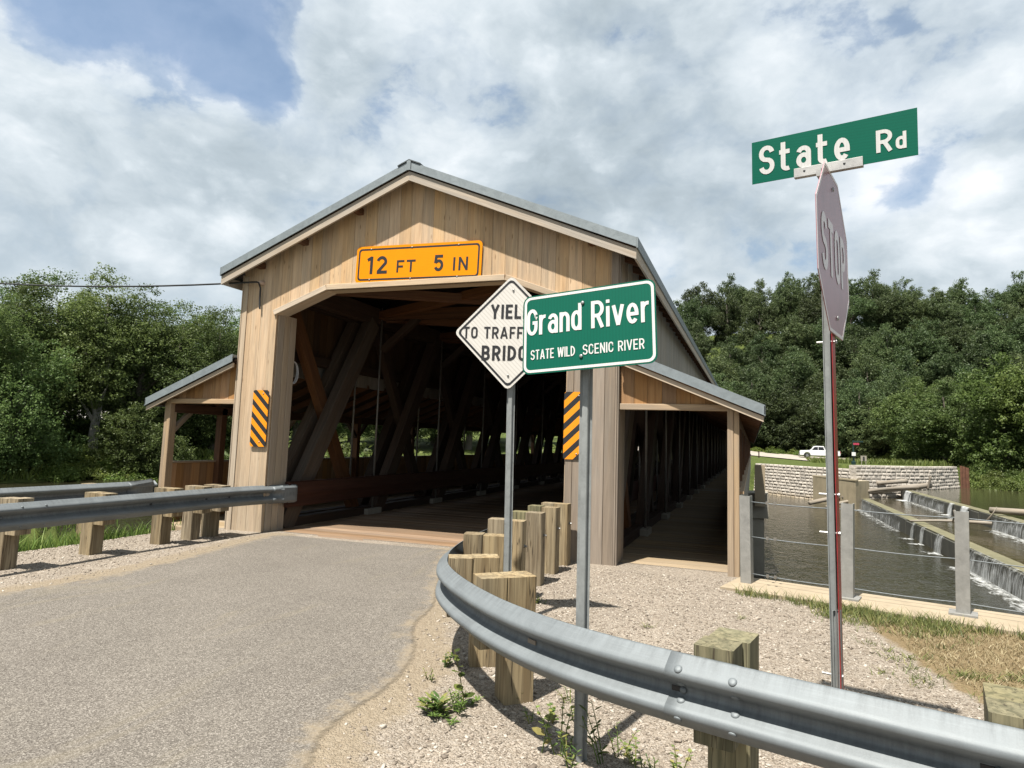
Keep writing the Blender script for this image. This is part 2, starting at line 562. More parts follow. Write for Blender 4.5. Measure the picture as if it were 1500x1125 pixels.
def hazard_mat(name, sgn):
    mt, g, bs, o = mat(name)
    gc = attr(g, 'gc', 'Vector')
    dt = g.n('ShaderNodeVectorMath', operation='DOT_PRODUCT')
    g.l(gc, dt.inputs[0])
    dt.inputs[1].default_value = (sgn * 0.95, 0, 1.0)
    f = g.math('FRACT', g.math('ADD', g.math('DIVIDE', dt.outputs['Value'], 0.212), 100.15))
    k = g.math('GREATER_THAN', f, 0.53)
    c = g.mix(k, (0.66, 0.225, 0.0), (0.012, 0.012, 0.014))
    g.l(c, bs.inputs['Base Color'])
    bs.inputs['Roughness'].default_value = 0.45
    return mt


M_HAZL = hazard_mat('hazard_stripes_falling', 1)
M_HAZR = hazard_mat('hazard_stripes_rising', -1)


def asphalt():
    mt, g, bs, o = mat('worn_asphalt')
    tc = g.n('ShaderNodeTexCoord')
    P = tc.outputs['Object']
    vo = g.n('ShaderNodeTexVoronoi', i_Scale=150.0)
    g.l(P, vo.inputs['Vector'])
    sp = g.n('ShaderNodeSeparateColor')
    g.l(vo.outputs['Color'], sp.inputs[0])
    agg = g.ramp(sp.outputs[0], [(0.0, (0.080, 0.070, 0.059)), (0.45, (0.148, 0.132, 0.113)), (0.8, (0.205, 0.185, 0.159)), (1.0, (0.315, 0.288, 0.252))])
    n1 = g.noise(P, 0.9, 6, 0.65, 0.4)
    n2 = g.noise(P, 7, 5, 0.6)
    k = g.math('ADD', 0.53, g.math('ADD', g.math('MULTIPLY', n1, 0.38), g.math('MULTIPLY', n2, 0.10)))
    hs = g.n('ShaderNodeHueSaturation')
    g.l(agg, hs.inputs['Color'])
    g.l(k, hs.inputs['Value'])
    c = hs.outputs[0]
    # sparse pale dusty streak and dark tar nicks
    nd = g.noise(g.vmul(P, (1.0, 0.25, 1.0)), 2.3, 4, 0.6, 0.8)
    c = g.mix(g.math('MULTIPLY', g.ramp(nd, [(0.58, 0.0), (0.75, 1.0)]), 0.35), c, (0.18, 0.155, 0.108))
    nk = g.noise(g.vmul(P, (4.0, 1.4, 1.0)), 2.2, 2, 0.5, 1.5)
    c = g.mix(g.ramp(nk, [(0.73, 0.0), (0.76, 0.55)]), c, (0.07, 0.062, 0.052))
    ed = attr(g, 'inside')
    er = g.math('ADD', ed, g.math('MULTIPLY', g.math('SUBTRACT', g.noise(P, 14, 9, 0.8), 0.5), 0.14))
    dust = g.math('ADD', ed, g.math('MULTIPLY', g.math('SUBTRACT', g.noise(P, 4, 7, 0.75), 0.5), 0.9))
    c = g.mix(g.ramp(dust, [(0.0, 0.7), (0.16, 0.0)]), c, (0.215, 0.175, 0.122))
    g.l(c, bs.inputs['Base Color'])
    bs.inputs['Roughness'].default_value = 0.9
    bs.inputs['Specular IOR Level'].default_value = 0.2
    bump(g, bs, g.math('MULTIPLY', vo.outputs['Distance'], 1.0), 0.6, 0.006)
    tr = g.n('ShaderNodeBsdfTransparent')
    mx = g.n('ShaderNodeMixShader')
    g.l(g.ramp(er, [(0.0, 0.0), (0.05, 1.0)]), mx.inputs[0])
    g.l(tr, mx.inputs[1])
    g.l(bs, mx.inputs[2])
    g.l(mx, o.inputs[0])
    return mt


def ground_mat():
    """gravel near the road with dirt, dry turf and far-off grass; the masks are painted per vertex as soil types"""
    mt, g, bs, o = mat('gravel_and_soil')
    tc = g.n('ShaderNodeTexCoord')
    P = tc.outputs['Object']
    vo = g.n('ShaderNodeTexVoronoi', i_Scale=58.0)
    g.l(P, vo.inputs['Vector'])
    sp = g.n('ShaderNodeSeparateColor')
    g.l(vo.outputs['Color'], sp.inputs[0])
    vo2 = g.n('ShaderNodeTexVoronoi', i_Scale=120.0)
    g.l(P, vo2.inputs['Vector'])
    sp2 = g.n('ShaderNodeSeparateColor')
    g.l(vo2.outputs['Color'], sp2.inputs[0])
    stone = g.ramp(sp.outputs[0], [(0.0, (0.22, 0.178, 0.138)), (0.3, (0.36, 0.302, 0.238)), (0.65, (0.46, 0.392, 0.315)), (1.0, (0.58, 0.52, 0.44))])
    stone2 = g.ramp(sp2.outputs[1], [(0.0, (0.19, 0.155, 0.12)), (0.5, (0.40, 0.34, 0.27)), (1.0, (0.54, 0.48, 0.41))])
    n1 = g.noise(P, 1.3, 6, 0.65, 0.3)
    n2 = g.noise(P, 11, 5, 0.65)
    mixs = g.mix(g.ramp(n2, [(0.42, 0.0), (0.55, 1.0)]), stone, stone2)
    k = g.math('ADD', 0.44, g.math('MULTIPLY', n1, 0.34))
    hs = g.n('ShaderNodeHueSaturation')
    g.l(mixs, hs.inputs['Color'])
    g.l(k, hs.inputs['Value'])
    dirtc = g.mix(g.ramp(g.noise(P, 30, 4, 0.7), [(0.35, 0.0), (0.65, 1.0)]), (0.19, 0.152, 0.105), (0.265, 0.22, 0.16))
    dm = attr(g, 'dirt')
    df = g.ramp(g.math('ADD', dm, g.math('MULTIPLY', g.math('SUBTRACT', g.noise(P, 5, 6, 0.7), 0.5), 0.9)), [(0.38, 0.0), (0.62, 0.85)])
    c = g.mix(df, hs.outputs[0], dirtc)
    # dry turf
    tm = attr(g, 'turf')
    tf = g.ramp(g.math('ADD', tm, g.math('MULTIPLY', g.math('SUBTRACT', g.noise(P, 3.5, 6, 0.7), 0.5), 0.8)), [(0.42, 0.0), (0.6, 1.0)])
    strawc = g.mix(g.ramp(g.noise(P, 45, 4, 0.7), [(0.3, 0.0), (0.7, 1.0)]), (0.125, 0.09, 0.046), (0.225, 0.172, 0.10))
    c = g.mix(tf, c, strawc)
    gm = attr(g, 'green')
    gf = g.ramp(g.math('ADD', gm, g.math('MULTIPLY', g.math('SUBTRACT', g.noise(P, 0.7, 6, 0.7), 0.5), 0.5)), [(0.4, 0.0), (0.6, 1.0)])
    greenc = g.mix(g.ramp(g.noise(P, 2.5, 6, 0.75), [(0.35, 0.0), (0.65, 1.0)]), (0.035, 0.05, 0.014), (0.085, 0.105, 0.028))
    c = g.mix(gf, c, greenc)
    g.l(c, bs.inputs['Base Color'])
    bs.inputs['Roughness'].default_value = 0.95
    bs.inputs['Specular IOR Level'].default_value = 0.1
    hh = g.math('ADD', g.math('MULTIPLY', vo.outputs['Distance'], -0.7), g.math('MULTIPLY', vo2.outputs['Distance'], -0.5))
    bump(g, bs, hh, 0.9, 0.02)
    return mt


M_ASPH = asphalt()
M_GROUND = ground_mat()


def stone_mat():
    mt, g, bs, o = mat('crushed_limestone')
    rn = attr(g, 'rnd')
    c = g.ramp(rn, [(0.0, (0.11, 0.088, 0.068)), (0.35, (0.205, 0.172, 0.136)), (0.7, (0.275, 0.232, 0.188)), (1.0, (0.37, 0.335, 0.285))])
    g.l(c, bs.inputs['Base Color'])
    bs.inputs['Roughness'].default_value = 0.9
    return mt


M_STONE = stone_mat()


def concrete(name, base, dark, scale=3.0, joints=0):
    base, dark = tuple(x * .72 for x in base), tuple(x * .72 for x in dark)
    mt, g, bs, o = mat(name)
    tc = g.n('ShaderNodeTexCoord')
    P = tc.outputs['Object']
    n1 = g.noise(P, scale, 7, 0.65, 0.4)
    n2 = g.noise(g.vmul(P, (1, 1, 0.18)), scale * 2.2, 5, 0.65)
    c = g.mix(g.ramp(n1, [(0.3, 0.0), (0.75, 1.0)]), dark, base)
    c = g.mix(g.math('MULTIPLY', g.ramp(n2, [(0.5, 0.0), (0.75, 1.0)]), 0.5), c, tuple(x * 0.6 for x in dark))
    g.l(c, bs.inputs['Base Color'])
    bs.inputs['Roughness'].default_value = 0.9
    bump(g, bs, n1, 0.2, 0.01)
    return mt


M_CONC = concrete('pale_concrete', (0.42, 0.345, 0.24), (0.33, 0.265, 0.18), 2.0)
M_CONCG = concrete('grey_concrete', (0.40, 0.37, 0.31), (0.29, 0.265, 0.21), 1.2)
M_CONCB = concrete('stained_concrete', (0.46, 0.39, 0.26), (0.30, 0.25, 0.16), 0.8)
M_WEIR = concrete('wet_weir_concrete', (0.10, 0.098, 0.075), (0.05, 0.05, 0.04), 1.5)
M_WEIRT = concrete('algae_weir_top', (0.20, 0.18, 0.10), (0.12, 0.115, 0.06), 1.2)
M_RUST = simple('rusty_sheet_pile', (0.13, 0.055, 0.03), 0.9, 0, 0.3, 3)


def block_wall():
    mt, g, bs, o = mat('split_block_wall')
    tc = g.n('ShaderNodeTexCoord')
    P = tc.outputs['Object']
    rn = attr(g, 'rnd')
    n1 = g.noise(P, 5.0, 6, 0.7, 0.4)
    c = g.mix(g.ramp(n1, [(0.3, 0.0), (0.7, 1.0)]), (0.29, 0.26, 0.22), (0.42, 0.385, 0.34))
    k = g.math('ADD', 0.85, g.math('MULTIPLY', rn, 0.3))
    hs = g.n('ShaderNodeHueSaturation')
    g.l(c, hs.inputs['Color'])
    g.l(k, hs.inputs['Value'])
    # water stains low down
    ps = g.n('ShaderNodeNewGeometry')
    sp = g.n('ShaderNodeSeparateXYZ')
    g.l(ps.outputs['Position'], sp.inputs[0])
    st = g.math('ADD', sp.outputs[2], g.math('MULTIPLY', g.noise(P, 0.6, 4, 0.6), 1.4))
    c = g.mix(g.ramp(g.math('DIVIDE', g.math('ADD', st, 3.0), 3.0), [(0.10, 0.75), (0.42, 0.0)]), hs.outputs[0], (0.30, 0.22, 0.11))
    g.l(c, bs.inputs['Base Color'])
    bs.inputs['Roughness'].default_value = 0.95
    bump(g, bs, n1, 0.9, 0.08)
    return mt


M_BLOCK = block_wall()


def water_mat(name, base, rip, strength, rough=0.06):
    mt, g, bs, o = mat(name)
    tc = g.n('ShaderNodeTexCoord')
    P = tc.outputs['Object']
    n1 = g.noise(g.vmul(P, (1.0, 0.55, 1)), rip, 4, 0.6, 0.8)
    n2 = g.noise(g.vmul(P, (1.0, 0.7, 1)), rip * 3.1, 3, 0.6, 0.5)
    n3 = g.noise(P, 0.12, 4, 0.6)
    c = g.mix(g.ramp(n3, [(0.35, 0.0), (0.65, 1.0)]), base, tuple(x * 1.5 for x in base))
    g.l(c, bs.inputs['Base Color'])
    bs.inputs['Roughness'].default_value = rough
    bs.inputs['IOR'].default_value = 1.33
    h = g.math('ADD', g.math('MULTIPLY', n1, 0.7), g.math('MULTIPLY', n2, 0.3))
    bump(g, bs, h, strength, 0.085)
    return mt


M_WATER = water_mat('river_water', (0.016, 0.0145, 0.008), 1.9, 1.0)
M_WATERP = water_mat('pool_water', (0.036, 0.030, 0.016), 1.2, 0.40)
M_WATERU = water_mat('upper_pool_water', (0.028, 0.027, 0.014), 1.3, 0.35)


def foam_mat(name, vec, lo, hi, colr=(0.78, 0.79, 0.78)):
    mt, g, bs, o = mat(name)
    gc = attr(g, 'gc', 'Vector')
    rn = attr(g, 'rnd')
    n1 = g.noise(g.vmul(gc, vec), 1.0, 6, 0.72, 0.5)
    f = g.ramp(g.math('ADD', n1, g.math('MULTIPLY', g.math('SUBTRACT', rn, 0.5), 0.6)), [(lo, 0.0), (hi, 1.0)])
    bs.inputs['Base Color'].default_value = (*colr, 1)
    bs.inputs['Roughness'].default_value = 0.6
    tr = g.n('ShaderNodeBsdfTransparent')
    mx = g.n('ShaderNodeMixShader')
    g.l(f, mx.inputs[0])
    g.l(tr, mx.inputs[1])
    g.l(bs, mx.inputs[2])
    g.l(mx, o.inputs[0])
    return mt


M_FALL = foam_mat('falling_water', (3.0, 9.0, 1.3), 0.44, 0.80, (.46, .475, .475))
M_FOAM = foam_mat('churned_foam', (5.0, 2.2, 1.0), 0.50, 0.80, (0.47, 0.48, 0.47))


def leaf_mat(name, dark, light, yellow, trans=0.45):
    mt, g, bs, o = mat(name)
    rn = attr(g, 'rnd')
    oi = g.n('ShaderNodeObjectInfo')
    c = g.ramp(rn, [(0.0, dark), (0.55, light), (1.0, yellow)])
    hs = g.n('ShaderNodeHueSaturation')
    g.l(c, hs.inputs['Color'])
    g.l(g.math('ADD', 0.56, g.math('MULTIPLY', oi.outputs['Random'], 0.55)), hs.inputs['Value'])
    g.l(g.math('ADD', 0.482, g.math('MULTIPLY', g.math('FRACT', g.math('MULTIPLY', oi.outputs['Random'], 5.7)), 0.036)), hs.inputs['Hue'])
    g.l(hs.outputs[0], bs.inputs['Base Color'])
    bs.inputs['Roughness'].default_value = 0.55
    bs.inputs['Specular IOR Level'].default_value = 0.3
    tl = g.n('ShaderNodeBsdfTranslucent')
    g.l(hs.outputs[0], tl.inputs[0])
    mx = g.n('ShaderNodeMixShader', i_0=trans)
    g.l(bs, mx.inputs[1])
    g.l(tl, mx.inputs[2])
    g.l(mx, o.inputs[0])
    return mt


M_LEAF_L = leaf_mat('leaves_mid_green', (0.054, 0.090, 0.025), (0.098, 0.148, 0.042), (0.175, 0.225, 0.075))
M_LEAF_R = leaf_mat('leaves_dark_green', (0.044, 0.070, 0.027), (0.082, 0.118, 0.044), (0.140, 0.175, 0.066), 0.4)
M_LEAF_Y = leaf_mat('leaves_bright_green', (0.075, 0.11, 0.028), (0.125, 0.17, 0.042), (0.20, 0.24, 0.075))
M_LEAF_B = leaf_mat('leaves_bank_green', (0.07, 0.115, 0.024), (0.14, 0.20, 0.042), (0.235, 0.29, 0.07))
M_GRASS = leaf_mat('grass_blades', (0.09, 0.11, 0.03), (0.17, 0.19, 0.055), (0.34, 0.30, 0.12), 0.3)
M_STRAW = leaf_mat('dry_grass_blades', (0.20, 0.145, 0.075), (0.35, 0.275, 0.155), (0.48, 0.40, 0.25), 0.25)
M_WEED = leaf_mat('weed_leaves', (0.07, 0.12, 0.03), (0.14, 0.19, 0.045), (0.28, 0.25, 0.08), 0.3)

# ------------------------------------------------------------------ terrain
NEAR = [(-200, -45), (-60, -14), (-14, -3.2), (-5.6, -0.75), (-5.2, 0.35), (4.9, 0.35), (5.05, 0.0), (14, -2.45), (40, -10), (200, -40)]
FAR = [(-200, -8), (-90, 12), (-60, 20), (-51.5, 27), (-50, 40), (-38, 52), (-22, 62), (-5, 68.5), (5.9, 67.2), (10.4, 62), (13.1, 59.6), (13.4, 54.2),
       (20.6, 60.8), (24.5, 67.8), (27, 66.8), (29, 65), (40, 58), (70, 46), (200, 20)]
RIV = np.array(NEAR + FAR[::-1], dtype=float)


def in_poly(px, py, poly):
    ins = np.zeros(px.shape, bool)
    n = len(poly)
    j = n - 1
    for i in range(n):
        xi, yi = poly[i]
        xj, yj = poly[j]
        c = ((yi > py) != (yj > py)) & (px < (xj - xi) * (py - yi) / (yj - yi + 1e-12) + xi)
        ins ^= c
        j = i
    return ins


def dist_line(px, py, pl):
    d = np.full(px.shape, 1e9)
    for (x0, y0), (x1, y1) in zip(pl[:-1], pl[1:]):
        dx, dy = x1 - x0, y1 - y0
        t = np.clip(((px - x0) * dx + (py - y0) * dy) / (dx * dx + dy * dy), 0, 1)
        d = np.minimum(d, np.hypot(px - x0 - t * dx, py - y0 - t * dy))
    return d


def sstep(a, b, x):
    t = np.clip((x - a) / (b - a), 0, 1)
    return t * t * (3 - 2 * t)


def wob(x, y):
    return (np.sin(x * 0.9 + 1.3 * np.sin(y * 0.7)) + np.sin(y * 1.1 + 2 + np.sin(x * 0.5)) + np.sin((x + y) * 0.37)) / 3


def road_z(x):
    return 0.75 - 0.80 * sstep(0, 18, x) - .30 * sstep(18, 42, x)


def height(x, y):
    x = np.asarray(x, float)
    y = np.asarray(y, float)
    ins = in_poly(x, y, RIV)
    dn = dist_line(x, y, NEAR)
    df = dist_line(x, y, FAR)
    near_side = (~ins) & (y < 0.5 + 0.0 * x) & (dn < df)
    z = np.zeros_like(x)
    # river bed
    soft = sstep(-5.0, -7.0, x)
    bed = -4.2 * np.clip(dn / (0.15 + 2.6 * soft), 0, 1)
    bed = np.where(dn < df, bed, -3.0 - 1.2 * np.clip(df / 3.0, 0, 1))
    z = np.where(ins, bed, z)
    # far bank
    wall = sstep(4, 6, x) * (1 - sstep(24.3, 25.5, x))
    ramp_b = np.where(df < 5, -3.0 + 2.0 * df / 5, -1.0 + 1.2 * sstep(5, 24, df))
    rb = sstep(24, 26, x)
    ramp_r = np.where(df < 9, -1.75 + 1.5 * df / 9, -0.25 + 0.5 * sstep(9, 30, df))
    ramp_b = ramp_b * (1 - rb) + ramp_r * rb
    ramp_w = -3.2 + 3.2 * np.clip((df - 0.35) / 0.5, 0, 1) + 0.45 * sstep(11.5, 13.5, x) * (1 - sstep(0, 30, df))
    fz = ramp_b * (1 - wall) + ramp_w * wall
    bench = sstep(80, 96, y) * sstep(-30, -18, x) * (1 - sstep(50, 75, x))
    fz = fz * (1 - bench) + (road_z(x) - .12 + .62 * np.clip((y - 101) / 12.5, 0, 1)) * bench
    far_side = (~ins) & (~near_side)
    hill = 32.0 * sstep(120, 184, y + 0.12 * x) * sstep(-62, -2, x) + 18 * sstep(185, 380, y) + 6 * sstep(60, 150, np.hypot(x + 40, y - 10)) * (x < -20)
    hill = hill - 4.0 * sstep(25, 60, x) * sstep(125, 180, y)
    fz = fz + hill + 0.15 * wob(x * 0.6, y * 0.6) * sstep(6, 20, df) * (1 - wall) * (1 - bench)
    z = np.where(far_side, fz, z)
    # near side: flat pad, drops slightly on the left verge
    nz = -0.55 * sstep(-3.6, -6.5, x) * sstep(-9, -4, y) * (x < 0)
    z = np.where(near_side, nz + 0.012 * wob(x * 2.1, y * 2.3), z)
    return z


def spread(a, b, fine, lim, grow=1.13):
    c = list(np.arange(a, b + 1e-6, fine))
    st, p = fine, c[-1]
    while p < lim[1]:
        st = min(st * grow, 14)
        p += st
        c.append(p)
    st, p, lo = fine, c[0], []
    while p > lim[0]:
        st = min(st * grow, 14)
        p -= st
        lo.append(p)
    return np.array(lo[::-1] + c)


gx = spread(-6.4, 8.6, 0.11, (-520, 560))
gy = spread(-7.6, 0.7, 0.10, (-120, 900), 1.09)
gx = np.unique(np.round(np.concatenate([gx, np.arange(3.5, 30, .45)]), 3))
gy = np.unique(np.round(np.concatenate([gy, np.arange(49, 72, .45), np.arange(72, 126, 1.5)]), 3))
GX, GY = np.meshgrid(gx, gy)
GZ = height(GX, GY)
# soil masks
ASPH_R = [(0.9, 0.0), (1.35, -1.2), (1.80, -2.3), (2.19, -3.17), (2.24, -3.72), (2.62, -4.33), (2.78, -4.81), (2.85, -5.24), (2.83, -5.51), (2.84, -5.83), (2.91, -6.02), (3.02, -6.24), (3.4, -6.75), (4.3, -7.3), (6.0, -7.8), (14, -8.5), (60, -12)]
ASPH_L = [(-2.19, -0.02), (-2.2, -0.6), (-2.1, -1.2), (-1.8, -2.6), (-1.77, -3.5), (-1.75, -4.2), (-1.86, -4.7), (-1.9, -6.0), (-2.0, -9), (-2.4, -14)]
dA = np.minimum(dist_line(GX, GY, ASPH_R), dist_line(GX, GY, ASPH_L))
dirt = np.clip(1.02 - dA / 0.52, 0, 1) * (GY < 0.2)
turf = sstep(-0.15, 0.5, (GX - 6.05) + 0.35 * (GY + 2.3) * 0.55) * (GX > 4.8) * sstep(-4.6, -3.4, GY + 0.5 * (GX - 6.5)) * (GY < 0.2)
turf = np.maximum(turf, 0.9 * np.clip(1 - np.abs(GY + 0.55 + (GX - 5.0) * 0.62) / 0.28, 0, 1) * (GX > 5.0))
green = sstep(-4.3, -5.1, GX) * (GX < 0) + 0.0
green = np.clip(green + (GY > 20) + (GX > 40) + (GX < -20), 0, 1)
r_, c_ = GX.shape
idx = np.arange(r_ * c_).reshape(r_, c_)
F = np.stack([idx[:-1, :-1], idx[:-1, 1:], idx[1:, 1:], idx[1:, :-1]], -1).reshape(-1, 4)
me = np_mesh('ground', np.stack([GX, GY, GZ], -1).reshape(-1, 3), F, M_GROUND,
             {'dirt': dirt.ravel(), 'turf': turf.ravel(), 'green': green.ravel()}, True)
struct(link(bpy.data.objects.new('ground', me)))

# asphalt: a sheet just above the soil, its ragged edge worked out from the distance to the edge line
def smooth_pl(pl, it=2):
    for _ in range(it):
        o = [pl[0]]
        for a, b in zip(pl[:-1], pl[1:]):
            o += [(a[0] * .75 + b[0] * .25, a[1] * .75 + b[1] * .25), (a[0] * .25 + b[0] * .75, a[1] * .25 + b[1] * .75)]
        o.append(pl[-1])
        pl = o
    return pl


import bmesh
eR, eL = smooth_pl(ASPH_R), smooth_pl(ASPH_L)
RPOLY = np.array(eL + [(-60, -15), (-60, -60), (60, -60)] + eR[::-1])
rx_ = gx[(gx > -45) & (gx < 45)]
ry_ = gy[(gy > -45) & (gy < -0.05)]
ry_ = np.append(ry_, -0.05)
AX, AY = np.meshgrid(rx_, ry_)
dd_ = np.minimum(dist_line(AX, AY, eR), dist_line(AX, AY, eL))
sd_ = np.where(in_poly(AX, AY, RPOLY), dd_, -dd_)
ra, ca_ = AX.shape
idx = np.arange(ra * ca_).reshape(ra, ca_)
F = np.stack([idx[:-1, :-1], idx[:-1, 1:], idx[1:, 1:], idx[1:, :-1]], -1).reshape(-1, 4)
keepf = (sd_.ravel()[F] > -.25).any(1)
used = np.unique(F[keepf])
remap = np.full(ra * ca_, -1)
remap[used] = np.arange(len(used))
RV = np.stack([AX, AY, np.full(AX.shape, .0) + height(AX, AY) * (AX < 3.4) * (np.hypot(AX, AY) < 14) + .006], -1).reshape(-1, 3)[used]
me = np_mesh('road', RV, remap[F[keepf]], M_ASPH, {'inside': sd_.ravel()[used]}, True)
struct(link(bpy.data.objects.new('road', me)))

# far road across the river
mb = MB()
xs_r = [-16 + 3 * k for k in range(24)]
for x0, x1 in zip(xs_r[:-1], xs_r[1:]):
    z0, z1 = float(road_z(np.float64(x0))) + .02, float(road_z(np.float64(x1))) + .02
    mb.add([(x0, 101.0, z0), (x1, 101.0, z1), (x1, 113.5, z1 + .62), (x0, 113.5, z0 + .62)], [(0, 1, 2, 3)])
M_FROAD = simple('far_road_surface', (0.36, 0.32, 0.27), 0.9, 0, 0.15, 0.6)
struct(mb.build('far_road', M_FROAD))

# water: lower reach, the step between the weirs, and the upper pool
def sheet(name, x0, x1, y0, y1, z, mt):
    mb = MB()
    mb.add([(x0, y0, z), (x1, y0, z), (x1, y1, z), (x0, y1, z)], [(0, 1, 2, 3)])
    return struct(mb.build(name, mt))


sheet('river_water', -260, 13.7, -60, 110, -3.0, M_WATER)
sheet('middle_pool_water', 13.7, 17.4, -14, 62, -2.2, M_WATERP)
sheet('upper_pool_water', 17.4, 260, -60, 110, -1.52, M_WATERU)

exec_parts = []
# ------------------------------------------------------------------ covered bridge
LEN = 64.0
BR = root('covered_bridge', 'long wooden covered bridge with a gabled portal and lean-to walkways on both sides', 'covered bridge', (0, 0, 0))
WX, PX, QX = 3.33, 2.587, 1.587
ZH1, ZH2 = 3.68, 4.06
SL = 0.418
EX = 3.61
ZR = 6.01


def roof_z(x, drop=0.0):
    return ZR - drop - SL * abs(x)


def portal_z(x):
    x = abs(x)
    if x >= PX:
        return -0.05
    if x <= QX:
        return ZH2
    return ZH2 - (x - QX) / (PX - QX) * (ZH2 - ZH1)


# facade boards
mb = MB()
xs = [-WX]
while xs[-1] < WX - 0.12:
    xs.append(xs[-1] + random.choice((0.19, 0.2, 0.205, 0.22)))
xs[-1] = WX
brk = sorted(set([round(x, 3) for x in xs] + [-PX, -QX, 0, QX, PX]))
bi = 0
for i in range(len(xs) - 1):
    rn = random.random()
    dth = random.uniform(0, 0.006)
    off = random.random() * 9
    sub = [x for x in brk if xs[i] - 1e-4 <= x <= xs[i + 1] + 1e-4]
    sub = sorted(set([xs[i], xs[i + 1]] + sub))
    sub = [s for k, s in enumerate(sub) if k == 0 or s - sub[k - 1] > 1e-3]
    for a, b in zip(sub[:-1], sub[1:]):
        g0 = 0.0018 if a == sub[0] else 0
        g1 = 0.0018 if b == sub[-1] else 0
        e = 1e-4
        za, zb = portal_z(a + e if a + e < b else a), portal_z(b - e)
        ta, tb = roof_z(a, 0.15), roof_z(b, 0.15)
        y0, y1 = -dth, 0.03
        a2, b2 = a + g0, b - g1
        V = [(a2, y0, za), (b2, y0, zb), (b2, y1, zb), (a2, y1, za), (a2, y0, ta), (b2, y0, tb), (b2, y1, tb), (a2, y1, ta)]
        G = [(v[0] - xs[i], v[2] + off, 0.0) for v in V]
        mb.hexa(V, G, rn)
# backing sheet added to keep light out of the board gaps
for s in (-1, 1):
    a, b = sorted((s * PX, s * WX))
    mb.hexa([(a, .035, 0), (b, .035, 0), (b, .04, 0), (a, .04, 0), (a, .035, roof_z(a, .2)), (b, .035, roof_z(b, .2)), (b, .04, roof_z(b, .2)), (a, .04, roof_z(a, .2))], None, 0.1)
for a, b in ((-PX, -QX), (-QX, 0), (0, QX), (QX, PX)):
    e = 1e-4
    V = [(a, .035, portal_z(a + e)), (b, .035, portal_z(b - e)), (b, .04, portal_z(b - e)), (a, .04, portal_z(a + e))]
    V += [(a, .035, roof_z(a, .2)), (b, .035, roof_z(b, .2)), (b, .04, roof_z(b, .2)), (a, .04, roof_z(a, .2))]
    mb.hexa(V, None, 0.1)
facade = mb.build('facade_siding', M_FACE, BR)
# the fascia boards of the right pier weather much greyer: own cladding set in front of it
mb = MB()
x = PX + 0.01
k = 0
for w in (0.105, 0.225, 0.225, 0.15):
    mb.beam((x + w / 2, -0.018, -0.02), (x + w / 2, -0.018, 3.4 if k else 3.66), w - 0.006, 0.022, (0, 1, 0), 0.003)
    x += w
    k += 1
mb.build('pier_cladding', M_PIERR, BR)['label'] = 'grey weathered boards on the right pier'
# pier returns and reveals
for s in (-1, 1):
    mb = MB()
    for k in range(3):
        y0 = 0.045 + k * 0.16
        mb.beam((s * (PX - 0.0), y0 + 0.075, 0), (s * PX, y0 + 0.075, ZH1 + 0.02), 0.15, 0.03, (1, 0, 0), 0.003)
    mb.build('portal_reveal', M_TRIM, BR)
    mb = MB()
    for k in range(3):
        y0 = 0.045 + k * 0.19
        mb.beam((s * (WX - 0.015), y0 + 0.09, -0.02), (s * (WX - 0.015), y0 + 0.09, 4.45), 0.182, 0.03, (1, 0, 0), 0.003)
    mb.build('pier_return', M_TRIM if s < 0 else M_PIERR, BR)
    mb = MB()
    mb.beam((s * (WX + 0.012), 0.028, -0.02), (s * (WX + 0.012), 0.028, 4.40), 0.105, 0.02, (1, 0, 0), 0.003)
    mb.beam((s * (WX - 0.055), -0.014, -0.02), (s * (WX - 0.055), -0.014, 4.38), 0.10, 0.016, (0, 1, 0), 0.003)
    mb.build('corner_board', M_TRIM if s < 0 else M_PIERR, BR)
# portal casing under header and haunches
mb = MB()
pc = [(-PX - 0.03, ZH1 - 0.012), (-QX, ZH2), (QX, ZH2), (PX + 0.03, ZH1 - 0.012)]
for (x0, z0), (x1, z1) in zip(pc[:-1], pc[1:]):
    t = Vector((x1 - x0, 0, z1 - z0)).normalized()
    nn = Vector((-t.z, 0, t.x))
    c0 = Vector((x0, 0.115, z0)) + nn * 0.045
    c1 = Vector((x1, 0.115, z1)) + nn * 0.045
    mb.beam(c0, c1, 0.31, 0.09, nn, 0.005)
mb.build('portal_casing', M_TRIM, BR)

